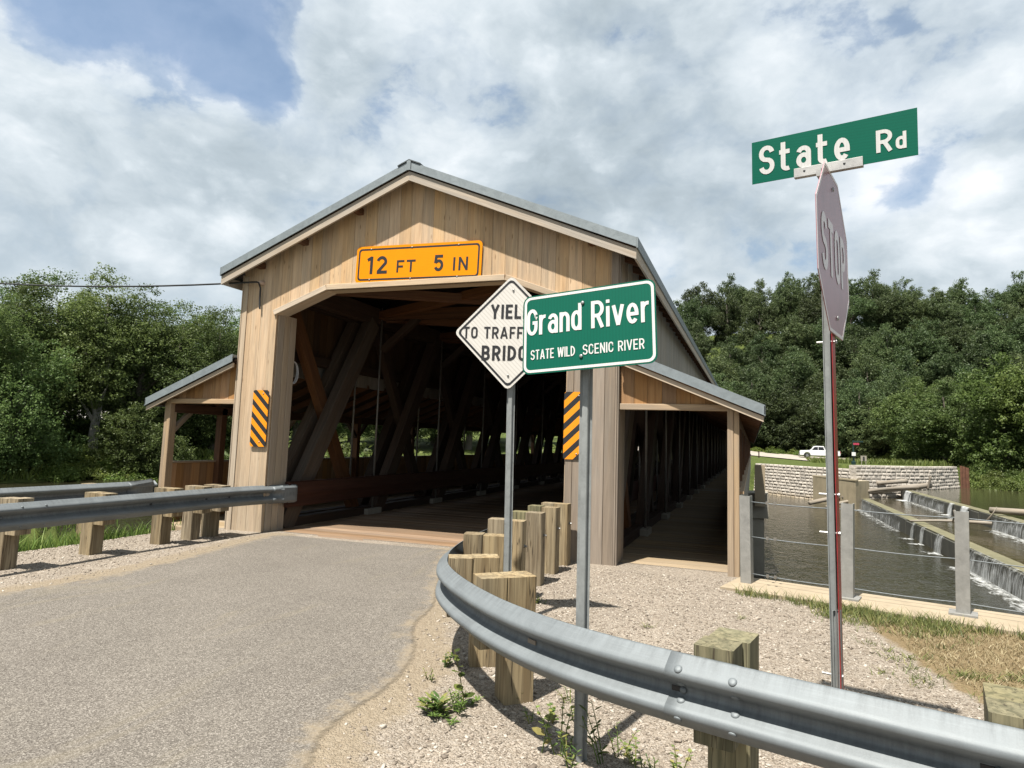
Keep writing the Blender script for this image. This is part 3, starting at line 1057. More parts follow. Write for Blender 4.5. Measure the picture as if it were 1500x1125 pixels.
# main roof
for s in (-1, 1):
    mb = MB()
    a, b = 0.0, s * EX
    y0, y1 = -0.28, LEN + 0.3
    z0, z1 = ZR - 0.02, roof_z(EX, 0.02)
    V = [(a, y0 + .02, z0 - .03), (b, y0 + .02, z1 - .03), (b, y1, z1 - .03), (a, y1, z0 - .03), (a, y0 + .02, z0), (b, y0 + .02, z1), (b, y1, z1), (a, y1, z0)]
    if s > 0:
        mb.hexa(V)
    else:
        mb.hexa([V[i] for i in (1, 0, 3, 2, 5, 4, 7, 6)])
    k = 0
    while True:      # standing ribs
        y = 0.1 + k * 0.3
        if y > LEN:
            break
        mb.beam((a, y, z0 + .01), (b, y, z1 + .01), 0.03, 0.03, (0, 0, 1), 0)
        k += 1
    mb.build('main_roof_slope', M_ROOF, BR)
    mb = MB()
    # boards under the roof
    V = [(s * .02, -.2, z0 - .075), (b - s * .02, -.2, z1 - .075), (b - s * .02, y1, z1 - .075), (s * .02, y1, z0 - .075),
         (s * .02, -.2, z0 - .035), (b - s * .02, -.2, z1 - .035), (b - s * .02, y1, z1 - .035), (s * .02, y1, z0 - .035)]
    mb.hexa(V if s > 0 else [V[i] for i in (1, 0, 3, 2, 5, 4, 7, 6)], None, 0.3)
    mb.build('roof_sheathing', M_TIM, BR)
    # rake trim (metal) and rake board (wood)
    mb = MB()
    t = Vector((s * EX, 0, -SL * EX)).normalized()
    nn = Vector((-t.z, 0, t.x)) if s > 0 else Vector((t.z, 0, -t.x))
    top0 = Vector((0, -0.285, ZR))
    top1 = Vector((s * EX, -0.285, roof_z(EX)))
    for (h0, h1, yy, th) in ((0.0, 0.135, -0.285, 0.012), (0.125, 0.138, -0.297, 0.012)):
        V = []
        for zt in (h1, h0):
            V += [top0 + Vector((0, yy + .285, -zt)), top1 + Vector((0, yy + .285, -zt)), top1 + Vector((0, yy + .285 + th, -zt)), top0 + Vector((0, yy + .285 + th, -zt))]
        mb.hexa(V if s > 0 else [V[i] for i in (1, 0, 3, 2, 5, 4, 7, 6)])
    mb.build('rake_trim', M_TRIMM, BR)
    mb = MB()
    V = []
    for zt in (0.305, 0.16):
        V += [top0 + Vector((0, .02, -zt)), top1 + Vector((0, .02, -zt)), top1 + Vector((0, .06, -zt)), top0 + Vector((0, .06, -zt))]
    off = random.random() * 8
    G = [(v.z + SL * abs(v.x), v.x + off, v.y) for v in V]
    mb.hexa(V if s > 0 else [V[i] for i in (1, 0, 3, 2, 5, 4, 7, 6)], G if s > 0 else [G[i] for i in (1, 0, 3, 2, 5, 4, 7, 6)])
    mb.build('rake_board', M_RAKE, BR)
    # eave: metal gutter edge and wood fascia seen along the side
    mb = MB()
    mb.beam((s * (EX + .012), -.285, roof_z(EX, .075)), (s * (EX + .012), LEN, roof_z(EX, .075)), 0.02, 0.15, (0, 0, 1), 0)
    mb.build('eave_trim', M_TRIMM, BR)
    mb = MB()
    mb.beam((s * (EX - .015), -.26, roof_z(EX, .225)), (s * (EX - .015), LEN, roof_z(EX, .225)), 0.03, 0.15, (0, 0, 1), 0)
    mb.build('eave_fascia', M_RAKE, BR)
    for k in range(46):
        y = -0.2 + k * 0.62
        mb = MB()
        x0, x1 = s * (WX - .05), s * (EX - .03)
        mb.beam((x0, y, roof_z(x0, .19)), (x1, y, roof_z(x1, .19)), 0.05, 0.14)
        mb.build('rafter_tail', M_TIMW, BR)
# lookouts showing under the rake
for xx in (-2.95, -2.08, -1.02, 2.95):
    mb = MB()
    mb.beam((xx, -0.24, roof_z(xx, .23)), (xx, 0.02, roof_z(xx, .23)), 0.11, 0.10, (0, 0, 1))
    mb.build('lookout', M_TIMW, BR)
mb = MB()
for s in (-1, 1):
    mb.hexa([Vector(v) for v in ([(0, -.30, ZR + .012), (s * .2, -.30, roof_z(.2) + .012), (s * .2, LEN, roof_z(.2) + .012), (0, LEN, ZR + .012),
             (0, -.30, ZR + .03), (s * .2, -.30, roof_z(.2) + .03), (s * .2, LEN, roof_z(.2) + .03), (0, LEN, ZR + .03)])])
mb.build('ridge_cap', M_ROOF, BR)
mb = MB()
mb.beam((-0.0, -.293, ZR - .15), (0.0, -.293, ZR + .008), 0.07, 0.014, (0, 1, 0), 0)
mb.build('ridge_flashing', M_TRIMM, BR)

# side walls above the lean-to roofs
for s in (-1, 1):
    mb = MB()
    y = 0.6
    while y < LEN:
        w = random.uniform(0.2, 0.26)
        mb.beam((s * (WX - .0), y + w / 2, 2.75), (s * WX, y + w / 2, 4.52), w - 0.006, 0.025 + random.uniform(0, .004), (1, 0, 0), 0)
        y += w
    mb.build('side_siding', M_SIDE, BR)
    mb = MB()
    y = 0.6
    while y < LEN:
        w = random.uniform(0.2, 0.26)
        mb.beam((s * (WX - .03), y + w / 2, 3.2), (s * (WX - .03), y + w / 2, 4.52), w - 0.004, 0.02, (1, 0, 0), 0)
        y += w
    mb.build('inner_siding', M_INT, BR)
    mb = MB()
    mb.beam((s * (WX - .12), .55, 3.12), (s * (WX - .12), LEN, 3.12), .12, .2)
    mb.build('ledger_beam', M_TIM, BR)
# far portal closed in shade by its own gable
mb = MB()
for a, b in ((-WX, -PX), (PX, WX)):
    mb.box(((a + b) / 2, LEN, 2.2), (b - a, .2, 4.6))
mb.box((0, LEN, 5.0), (2 * PX, .2, 1.6))
mb.build('far_gable', M_SIDE, BR)

# trusses
PAN = 3.05
for s in (-1, 1):
    for nm, z, hh in (('upper_chord', 4.28, .36), ('lower_chord', 0.03, .26)):
        mb = MB()
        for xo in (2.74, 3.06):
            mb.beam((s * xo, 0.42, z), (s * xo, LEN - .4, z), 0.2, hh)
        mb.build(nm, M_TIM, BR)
    for k in range(20):
        y = 0.45 + k * PAN
        if y + PAN > LEN:
            break
        w = 0.34 if k else 0.36
        m_ = M_TIMG if k == 0 else M_TIM  # deeper bays get darker timber; interior shade is put into the colour
        for xo in (2.72, 3.10):
            mb = MB()
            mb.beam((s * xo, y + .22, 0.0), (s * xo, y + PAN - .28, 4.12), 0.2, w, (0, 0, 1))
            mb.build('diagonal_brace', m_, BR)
        mb = MB()
        mb.beam((s * 2.91, y + .22, 4.10), (s * 2.91, y + PAN - .28, 0.05), 0.17, 0.24, (0, 0, 1))
        mb.build('counter_brace', M_TIMW if k < 1 else M_TIM, BR)  # warm tone kept to the first bay; shade beyond is in the colour
        if k < 20:
            for xo in (2.62, 3.22):
                mb = MB()
                mb.tube([(s * xo, y + PAN - .03, -.1), (s * xo, y + PAN - .03, 4.5)], 0.022, 8)
                mb.build('tension_rod', M_ROD, BR, True)
        mb = MB()
        mb.beam((s * 2.55, y + PAN - .03, .06), (s * 3.3, y + PAN - .03, .06), 0.55, 0.12)
        mb.build('bearing_block', M_CONCG, BR)
# overhead ties and lateral X braces
for k in range(21):
    y = 0.48 + k * PAN
    if y > LEN:
        break
    mb = MB()
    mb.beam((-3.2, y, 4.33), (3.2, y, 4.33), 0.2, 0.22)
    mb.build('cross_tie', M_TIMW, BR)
    if y + PAN < LEN:
        for a in (-1, 1):
            mb = MB()
            mb.beam((a * 2.6, y + .1, 4.30 + .02 * a), (-a * 2.6, y + PAN - .1, 4.30 + .02 * a), 0.16, 0.17)
            mb.build('lateral_brace', M_TIMW, BR)
        for a in (-1, 1):
            mb = MB()
            mb.beam((a * 2.6, y + .0, 3.55), (a * 1.75, y + .0, 4.26), 0.14, 0.15, (0, 1, 0))
            if k:
                mb.build('knee_brace', M_TIM, BR)
# deck and rub rails
mb = MB()
y = -0.08
while y < LEN:
    w = random.uniform(.17, .23)
    mb.beam((-2.6, y + w / 2, -.05 + random.uniform(-.004, .004)), (2.6, y + w / 2, -.05 + random.uniform(-.004, .004)), w - .008, .1, (0, 0, 1), .006)
    y += w
mb.build('road_deck', M_DECK, BR)
for s in (-1, 1):
    mb = MB()
    mb.beam((s * 2.5, .45, .60), (s * 2.5, LEN - .4, .60), .075, .44, (0, 0, 1), .01)
    mb.beam((s * 2.455, .45, .70), (s * 2.455, LEN - .4, .70), .012, .2, (0, 0, 1), .004)
    mb.build('rub_rail', M_RUB, BR)

# lean-to walkways
LX0, LX1 = 4.79, 4.94
for s in (-1, 1):
    top = lambda x: 3.0 - 0.41 * (abs(x) - WX)
    mb = MB()
    y = -0.30 if s > 0 else -.1
    while y < LEN:
        w = random.uniform(.18, .24)
        zz = -.05 + random.uniform(-.004, .004)
        mb.beam((s * 2.62, y + w / 2, zz), (s * 4.93, y + w / 2, zz), w - .006, .1, (0, 0, 1), .006)
        y += w
    mb.build('walkway_deck', M_WALK, BR)
    y0, y1 = -0.14, LEN
    xa, xb = s * (WX + .02), s * 5.26
    mb = MB()
    V = [(xa, y0 + .02, top(xa) - .05), (xb, y0 + .02, top(xb) - .05), (xb, y1, top(xb) - .05), (xa, y1, top(xa) - .05),
         (xa, y0 + .02, top(xa) - .01), (xb, y0 + .02, top(xb) - .01), (xb, y1, top(xb) - .01), (xa, y1, top(xa) - .01)]
    mb.hexa(V if s > 0 else [V[i] for i in (1, 0, 3, 2, 5, 4, 7, 6)])
    mb.build('walkway_roof', M_TRIMM, BR)
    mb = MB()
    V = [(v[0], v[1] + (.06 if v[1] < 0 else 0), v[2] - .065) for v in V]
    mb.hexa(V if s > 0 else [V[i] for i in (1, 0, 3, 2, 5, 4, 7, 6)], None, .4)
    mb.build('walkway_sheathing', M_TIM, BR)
    mb = MB()
    for (h0, h1, yy, th) in ((0.0, 0.135, y0, .012), (0.125, .138, y0 - .012, .012)):
        V = []
        for zt in (h1, h0):
            V += [(xa, yy, top(xa) - zt), (xb, yy, top(xb) - zt), (xb, yy + th, top(xb) - zt), (xa, yy + th, top(xa) - zt)]
        mb.hexa(V if s > 0 else [V[i] for i in (1, 0, 3, 2, 5, 4, 7, 6)])
    mb.build('walkway_rake_trim', M_TRIMM, BR)
    mb = MB()
    V = []
    xb2 = s * 5.24
    for zt in (.225, .155):
        V += [(xa, y0 + .02, top(xa) - zt), (xb2, y0 + .02, top(xb2) - zt), (xb2, y0 + .06, top(xb2) - zt), (xa, y0 + .06, top(xa) - zt)]
    off = random.random() * 5
    G = [(v[2] + .41 * abs(v[0]), v[0] + off, v[1]) for v in V]
    mb.hexa(V if s > 0 else [V[i] for i in (1, 0, 3, 2, 5, 4, 7, 6)], G if s > 0 else [G[i] for i in (1, 0, 3, 2, 5, 4, 7, 6)])
    mb.build('walkway_rake_board', M_TRIM, BR)
    mb = MB()
    mb.beam((s * 5.255, y0, top(5.26) - .075), (s * 5.255, LEN, top(5.26) - .075), .015, .13, (0, 0, 1), 0)
    mb.build('walkway_eave_trim', M_TRIMM, BR)
    # header and gable boards
    mb = MB()
    mb.beam((s * 3.36, .055, 2.175), (s * 4.90, .055, 2.175), .09, .085, (0, 0, 1))
    mb.build('walkway_header', M_POSTW, BR)
    mb = MB()
    x = WX + .03
    while x < 4.95:
        w = .192
        xe = min(x + w, 4.97)
        t0, t1 = top(x) - .10, top(xe) - .10
        b0 = 2.20
        if t1 > b0 + .02:
            V = [(s * x, .055, b0), (s * (xe - .005), .055, b0), (s * (xe - .005), .08, b0), (s * x, .08, b0), (s * x, .055, t0), (s * (xe - .005), .055, t1), (s * (xe - .005), .08, t1), (s * x, .08, t0)]
            off = random.random() * 9
            G = [(abs(v[0]) - x, v[2] + off, 0) for v in V]
            o_ = range(8) if s > 0 else (1, 0, 3, 2, 5, 4, 7, 6)
            mb.hexa([V[i] for i in o_], [G[i] for i in o_])
        x = xe
    mb.build('walkway_gable_boards', M_LEAN, BR)
    # outer posts, plate, parapet
    ny = 21
    for k in range(ny):
        y = 0.08 + k * PAN if k else 0.08
        mb = MB()
        if k == 0:
            mb.beam((s * 4.83, y, -.06), (s * 4.83, y, 2.16), .078, .15, (0, 1, 0))
            mb.beam((s * 4.905, y + .01, -.06), (s * 4.905, y + .01, 2.13), .068, .15, (0, 1, 0))
        else:
            mb.beam((s * 4.86, y, -.06), (s * 4.86, y, 2.10), .15, .15, (0, 1, 0))
        mb.build('walkway_post', M_POSTW if k == 0 else M_TIMW, BR)
        for d in (-1, 1):
            if k == 0 and d < 0:
                continue
            mb = MB()
            mb.beam((s * 4.86, y + d * .05, 1.62), (s * 4.86, y + d * .5, 2.04), .08, .09, (1, 0, 0))
            mb.build('post_knee', M_POSTW if k < 2 else M_TIM, BR)
    # an extra post close to the left end
    mb = MB()
    mb.beam((s * 4.86, 1.33, -.06), (s * 4.86, 1.33, 2.1), .14, .14, (0, 1, 0))
    mb.build('walkway_post', M_TIMW, BR)
    mb = MB()
    mb.beam((s * 4.86, .1, 2.05), (s * 4.86, LEN, 2.05), .14, .16)
    mb.build('wall_plate', M_TIMW, BR)
    mb = MB()
    y = .17
    while y < LEN:
        w = random.uniform(.17, .2)
        mb.beam((s * 4.94, y + w / 2, -.3), (s * 4.94, y + w / 2, 1.05), w - .004, .022, (1, 0, 0), 0)
        y += w
    mb.build('parapet_boards', M_SIDE if s > 0 else M_LEAN, BR)
    mb = MB()
    y = .17
    while y < LEN:
        w = random.uniform(.17, .2)
        mb.beam((s * 4.915, y + w / 2, 0), (s * 4.915, y + w / 2, 1.05), w - .004, .018, (1, 0, 0), 0)
        y += w
    mb.build('parapet_lining', M_LEAN, BR)
    mb = MB()
    mb.beam((s * 4.93, .16, 1.065), (s * 4.93, LEN, 1.065), .13, .035)
    mb.build('parapet_cap', M_POSTW, BR)
    for k in range(40):
        y = .35 + k * .76
        mb = MB()
        mb.beam((s * (WX - .02), y, top(WX) - .19), (s * 5.22, y, top(5.22) - .19), .05, .13)
        mb.build('walkway_rafter', M_TIMW, BR)
# concrete seat under the deck and the first river pier
mb = MB()
mb.box((0, .55, -2.2), (9.9, 1.1, 3.9))
mb.build('abutment_seat', M_CONCG, BR)
for s in (-1, 1):
    mb = MB()
    for xo in (2.9, 4.7):
        mb.beam((s * xo, .2, -.45), (s * xo, LEN, -.45), .3, .6)
    mb.build('floor_beam', M_TIM, BR)
mb = MB()
mb.box((0, 18.2, -2.6), (11.0, 1.5, 3.5))
mb.box((0, 18.2, -.45), (11.3, 1.7, .9))
mb.build('river_pier', M_CONCG, BR)
mb = MB()
mb.box((5.36, 17.3, .3), (.36, .4, 1.5))
mb.build('pier_bracket', M_CONC, BR)
# coiled white wire hanging just inside the left pier
mb = MB()
pts = []
for k in range(40):
    a = k / 39 * math.pi * 4
    pts.append((-2.70 + .02 * math.sin(a * .5), .66 + .13 * math.sin(a), 2.75 + .2 * math.cos(a)))
mb.tube(pts, .012, 6)
o = mb.build('wire_coil', simple('white_wire', (.6, .6, .6), .5))
tag(o, 'coil of white wire hung inside the left side of the portal', 'wire coil')

# ------------------------------------------------------------------ signs
def frame(c, a, u):
    a = Vector(a).normalized()
    u = Vector(u)
    u = (u - a * u.dot(a)).normalized()
    n = a.cross(u)
    return Vector(c), a, u, n


def poly_plate(fr, poly, d0, d1, name, mt, parent, hole=None):
    """flat plate (optionally a ring) in a sign frame; gc holds sign-plane coordinates"""
    c, a, u, n = fr
    mb = MB()
    k = len(poly)
    P = lambda p, d: c + a * p[0] + u * p[1] + n * d
    if hole is None:
        V = [P(p, d0) for p in poly] + [P(p, d1) for p in poly]
        G = [(p[0], 0, p[1]) for p in poly] * 2
        Fs = [(i, (i + 1) % k, k + (i + 1) % k, k + i) for i in range(k)]
        Fs += [tuple(range(k - 1, -1, -1)), tuple(range(k, 2 * k))]
    else:
        V, G = [], []
        for pl in (poly, hole):
            for d in (d0, d1):
                V += [P(p, d) for p in pl]
                G += [(p[0], 0, p[1]) for p in pl]
        Fs = []
        for i in range(k):
            j = (i + 1) % k
            Fs += [(i, j, k + j, k + i), (2 * k + j, 2 * k + i, 3 * k + i, 3 * k + j), (k + i, k + j, 3 * k + j, 3 * k + i)]
    mb.add(V, Fs, G)
    return mb.build(name, mt, parent)


def rrect(w, h, r, n=5):
    o = []
    for cx, cy, a0 in ((w / 2 - r, h / 2 - r, 0), (-w / 2 + r, h / 2 - r, 90), (-w / 2 + r, -h / 2 + r, 180), (w / 2 - r, -h / 2 + r, 270)):
        for k in range(n + 1):
            a = math.radians(a0 + 90 * k / n)
            o.append((cx + r * math.cos(a), cy + r * math.sin(a)))
    return o


def arc(cx, cy, rx, ry, a0, a1, n=9):
    return [(cx + rx * math.cos(math.radians(a0 + (a1 - a0) * i / n)), cy + ry * math.sin(math.radians(a0 + (a1 - a0) * i / n))) for i in range(n + 1)]


def glyph(ch, t):
    """road-sign style letter as centre-line strokes: (outer width, strokes); cap height 1, stroke t"""
    h = t / 2
    T = 1 - h
    X = .74
    w = .58
    l, r = h, w - h
    m = w / 2
    rx = (r - l) / 2
    ro = .17
    mid = .5

    def bowl(y0, y1, x1=None):
        x1 = r if x1 is None else x1
        q = min((y1 - y0) / 2, x1 - l - .04)
        return [(l, y1), (x1 - q, y1)] + arc(x1 - q, y1 - q, q, q, 90, 0, 6) + arc(x1 - q, y0 + q, q, q, 0, -90, 6) + [(l, y0)]

    def stad(x0, x1, y0, y1):
        q = (x1 - x0) / 2
        e = min(q * 1.12, (y1 - y0) / 2)
        c = (x0 + x1) / 2
        p = arc(c, y1 - e, q, e, 0, 180, 10) + arc(c, y0 + e, q, e, 180, 360, 10)
        return p + [p[0]]
    if ch == 'S':
        ry = (1 - 2 * h) / 4
        return w, [arc(m, T - ry, rx, ry, 12, 262, 14)[:-1] + arc(m, h + ry, rx, ry, 86, -168, 14)]
    if ch == 'T':
        return .56, [[(0, T), (.56, T)], [(.28, T), (.28, 0)]]
    if ch == 'A':
        return .66, [[(h * .9, 0), (.33, 1.0 - h * .2)], [(.33, 1.0 - h * .2), (.66 - h * .9, 0)], [(.16, .27), (.50, .27)]]
    if ch == 'E':
        return .52, [[(l, 0), (l, 1)], [(l, T), (.52, T)], [(l, mid), (.46, mid)], [(l, h), (.52, h)]]
    if ch == 'F':
        return .50, [[(l, 0), (l, 1)], [(l, T), (.50, T)], [(l, mid - .02), (.43, mid - .02)]]
    if ch == 'L':
        return .49, [[(l, 0), (l, 1)], [(l, h), (.49, h)]]
    if ch == 'I':
        return t, [[(h, 0), (h, 1)]]
    if ch == 'W':
        return .86, [[(h * .8, 1), (.225, h * .3)], [(.225, h * .3), (.43, 1 - h * .4)], [(.43, 1 - h * .4), (.635, h * .3)], [(.635, h * .3), (.86 - h * .8, 1)]]
    if ch == 'V':
        return .64, [[(h * .9, 1), (.32, h * .2)], [(.32, h * .2), (.64 - h * .9, 1)]]
    if ch == 'Y':
        return .66, [[(h * .9, 1), (.33, .44)], [(.66 - h * .9, 1), (.33, .44)], [(.33, .46), (.33, 0)]]
    if ch == 'N':
        return w, [[(l, 0), (l, 1)], [(l, 1 - h * .3), (r, h * .3)], [(r, 0), (r, 1)]]
    if ch == 'D':
        return w, [[(l, 0), (l, 1)], bowl(h, T)]
    if ch == 'B':
        return w, [[(l, 0), (l, 1)], bowl(mid, T, r - .03), bowl(h, mid + .001)]
    if ch == 'P':
        return w, [[(l, 0), (l, 1)], bowl(.44, T)]
    if ch == 'R':
        return w, [[(l, 0), (l, 1)], bowl(.45, T), [(m, .46), (r + h * .1, 0)]]
    if ch == 'O':
        return w, [stad(l, r, h, T)]
    if ch in 'CG':
        q = rx
        e = q * 1.12
        p = arc(m, T - e, q, e, 0, 180, 10) + arc(m, h + e, q, e, 180, 360, 10)
        p = [(r, .69)] + p + ([(r, .31)] if ch == 'C' else [(r, .47), (m + .02, .47)])
        return w, [p]
    if ch == '1':
        return .30, [[(.30 - h, 0), (.30 - h, 1)], [(.30 - h, 1 - h * .7), (.0, .80)]]
    if ch == '2':
        ry = .235
        return w, [arc(m, T - ry, rx, ry, 165, -22, 12) + [(l + .03, h + .03)], [(l - h * .3, h), (r + h, h)]]
    if ch == '5':
        ry = .30 - h * .3
        return w, [[(r + h * .4, T), (l + .03, T)], [(l + .05, 1), (l + .01, .50)], [(l + .01, .53)] + arc(m, h + ry, rx, ry, 128, -155, 14)]
    # lower case
    w = .52
    l, r = h, w - h
    m = w / 2
    rx = (r - l) / 2
    if ch == 'a':
        return w, [arc(m, X - h - rx * .9, rx, rx * .9, 165, 0, 8) + [(r, .10), (r, 0)], stad(l, r, h, .43)]
    if ch == 'n':
        return w, [[(l, 0), (l, X)], [(l, X - .28)] + arc(m, X - h - rx, rx, rx, 165, 0, 8) + [(r, 0)]]
    if ch == 'd':
        return w, [stad(l, r, h, X - h), [(r, 0), (r, 1)]]
    if ch == 'r':
        return .37, [[(l, 0), (l, X)], [(l, X - .30)] + arc(.30, X - h - .22, .30 - l, .22, 160, 78, 6)]
    if ch == 'i':
        return t, [[(h, 0), (h, X)], [(h, .86), (h, .86 + t * .95)]]
    if ch == 'v':
        return .54, [[(h * .9, X), (.27, h * .2)], [(.27, h * .2), (.54 - h * .9, X)]]
    if ch == 'e':
        e = (X - 2 * h) / 2
        return w, [[(l, X * .47), (r, X * .47)], [(r, X * .47 - h)] + arc(m, h + e, rx, e, 2, 318, 18)]
    if ch == 't':
        return .42, [[(.13, 1.0), (.13, .19)] + arc(.13 + .15, h + .11, .15, .11, 180, 300, 7), [(-.02, X - h), (.38, X - h)]]
    raise ValueError(ch)


def text(fr, s, x, y, h, mt, parent, name='lettering', width=None, t=.17, d=.0026, gap=.15):
    """sign lettering as flat ribbons: cap height h, left edge x, baseline y, total width fitted"""
    c, a, u, n = fr
    items, pen = [], 0.0
    for k, ch in enumerate(s):
        if ch == ' ':
            pen += .42
            continue
        wd, st = glyph(ch, t)
        items.append((pen, st))
        pen += wd + gap
    total = pen - gap
    sx = (width / total) if width else h
    hw = t * h / 2
    mb = MB()
    for g0, st in items:
        for si, pl in enumerate(st):
            P = [((g0 + px) * sx + x, py * h + y) for px, py in pl]
            Q = [P[0]]
            for p in P[1:]:
                if math.hypot(p[0] - Q[-1][0], p[1] - Q[-1][1]) > h * .004:
                    Q.append(p)
            P = Q
            V, G = [], []
            k = len(P)
            for i in range(k):
                def dirn(i0, i1):
                    dx, dy = P[i1][0] - P[i0][0], P[i1][1] - P[i0][1]
                    L = math.hypot(dx, dy)
                    return dx / L, dy / L
                closed = k > 3 and math.hypot(P[0][0] - P[-1][0], P[0][1] - P[-1][1]) < 1e-7
                if closed and i in (0, k - 1):
                    e0, e1 = dirn(k - 2, k - 1), dirn(0, 1)
                    nx, ny = -(e0[1] + e1[1]), e0[0] + e1[0]
                    L = math.hypot(nx, ny) or 1
                    nx, ny = nx / L, ny / L
                    sc = 1
                elif i == 0:
                    e = dirn(0, 1)
                    nx, ny, sc = -e[1], e[0], 1
                elif i == k - 1:
                    e = dirn(k - 2, k - 1)
                    nx, ny, sc = -e[1], e[0], 1
                else:
                    e0, e1 = dirn(i - 1, i), dirn(i, i + 1)
                    nx, ny = -(e0[1] + e1[1]), e0[0] + e1[0]
                    L = math.hypot(nx, ny) or 1
                    nx, ny = nx / L, ny / L
                    sc = 1 / max(.55, nx * -e0[1] + ny * e0[0])
                for sg in (1, -1):
                    qx, qy = P[i][0] + nx * hw * sc * sg, P[i][1] + ny * hw * sc * sg
                    V.append(c + a * qx + u * qy + n * (d + .00006 * si))
                    G.append((qx, 0, qy))
            Fs = [(2 * i + 1, 2 * i, 2 * i + 2, 2 * i + 3)[::-1] for i in range(k - 1)]
            mb.add(V, Fs, G, .5)
    return mb.build(name, mt, parent)


def bolts(fr, pts, r, parent, mt, name='bolt', h=.006):
    c, a, u, n = fr
    for p in pts:
        mb = MB()
        mb.disc(c + a * p[0] + u * p[1] + n * .004, n, r, h, 10, 1)
        mb.build(name, mt, parent, True)


# clearance sign
t = root('clearance_sign', 'wide yellow clearance sign lettered 12 FT 5 IN above the portal', 'sign', (0.08, -.02, 4.1))
fr = frame((0.085, -.035, 4.425), (1, 0, -.02), (0.01, 0, 1))
pn = poly_plate(fr, rrect(2.24, .61, .07), -.006, 0, 'sign_panel', M_YEL, t)
poly_plate(fr, rrect(2.16, .53, .055), 0, .002, 'border', M_BLACK, pn, rrect(2.105, .475, .04))
text(fr, '12', -.905, -.160, .292, M_BLACK, pn, width=.372, t=.175)
text(fr, 'FT', -.365, -.150, .20, M_BLACK, pn, width=.345, t=.165)
text(fr, '5', .305, -.155, .262, M_BLACK, pn, width=.170, t=.175)
text(fr, 'IN', .635, -.155, .212, M_BLACK, pn, width=.265, t=.165)
bolts(fr, [(-.85, .255), (-.1, .255), (.72, .255), (-.85, -.255), (-.1, -.255), (.72, -.255)], .014, t, M_ALU)

for s, mt, lab in ((-1, M_HAZL, 'black and yellow striped hazard marker on the left pier, stripes falling to the right'),
                   (1, M_HAZR, 'black and yellow striped hazard marker on the right pier, stripes rising to the right')):
    cx_ = -2.765 if s < 0 else 2.735
    t = root('hazard_marker', lab, 'marker sign', (cx_, -.05, 1.42), 'hazard markers on the portal piers')
    fr = frame((cx_, -.045, 1.895), (1, 0, 0), (0, 0, 1))
    poly_plate(fr, rrect(.325, .955, .035), -.006, 0, 'striped_panel', mt, t)
    bolts(fr, [(0.05, .42), (0.03, -.40)], .012, t, M_ALU)


def u_post(p0, p1, facing, name, parent, mt=M_GALVD, w=.075):
    """flanged U-channel sign post with punched holes down its web"""
    p0, p1 = Vector(p0), Vector(p1)
    mb = MB()
    t_ = .004
    sec = [(-w / 2, .0), (-w / 2 + .018, .0), (-w / 2 + .022, -.03), (w / 2 - .022, -.03), (w / 2 - .018, 0), (w / 2, 0),
           (w / 2, t_), (w / 2 - .015, t_), (w / 2 - .019, -.026), (-w / 2 + .019, -.026), (-w / 2 + .015, t_), (-w / 2, t_)]
    mb.prism(sec[::-1], p0, p1, facing)
    po = mb.build(name, mt, parent)
    mb = MB()
    d = (p1 - p0).normalized()
    f = Vector(facing)
    f = (f - d * f.dot(d)).normalized()
    L = (p1 - p0).length
    k = 0
    while .06 + k * .0254 * 1.5 < L - .03:
        c_ = p0 + d * (.06 + k * .0254 * 1.5) + f * (-.0262)
        mb.disc(c_, f, .0042, .0006, 8)
        k += 1
    h_ = mb.build('punched_holes', M_BLACK, po)
    return po


# diamond yield sign behind the river sign
t = root('yield_sign', 'white diamond sign lettered YIELD TO TRAFFIC ON BRIDGE, half hidden by the green sign', 'road sign', (3.01, -3.47, 0))
fr = frame((2.985, -3.50, 2.648), (.9925, .1218, -.008), (.009, -.0066, 1))
dd = .539


def diamond(h, r):
    # rounded corners
    o = []
    for k in range(4):
        a0 = math.radians(90 * k)
        cx_, cy_ = (h - r * math.sqrt(2)) * math.cos(a0), (h - r * math.sqrt(2)) * math.sin(a0)
        for j in range(5):
            a = a0 + math.radians(-45 + 90 * j / 4)
            o.append((cx_ + r * math.cos(a), cy_ + r * math.sin(a)))
    return o


pn = poly_plate(fr, diamond(dd, .045), -.004, 0, 'sign_panel', M_WHITED, t)
poly_plate(fr, diamond(dd - .028, .04), 0, .0015, 'border', M_BLACK, pn, diamond(dd - .055, .034))
text(fr, 'YIELD', -.190, .130, .135, M_BLACK, pn, width=.385, t=.18)
text(fr, 'TO', -.450, -.055, .110, M_BLACK, pn, width=.141, t=.16)
text(fr, 'TRAFFIC', -.2465, -.055, .110, M_BLACK, pn, width=.486, t=.16)
text(fr, 'ON', .302, -.055, .110, M_BLACK, pn, width=.143, t=.16)
text(fr, 'BRIDGE', -.262, -.262, .140, M_BLACK, pn, width=.525, t=.18)
bolts(fr, [(.02, .40), (.0, -.40)], .011, t, M_ALU)
u_post((3.018, -3.425, -.1), (2.979, -3.432, 3.05), (-.12, .99, 0), 'post', t, M_GALVD, .075)

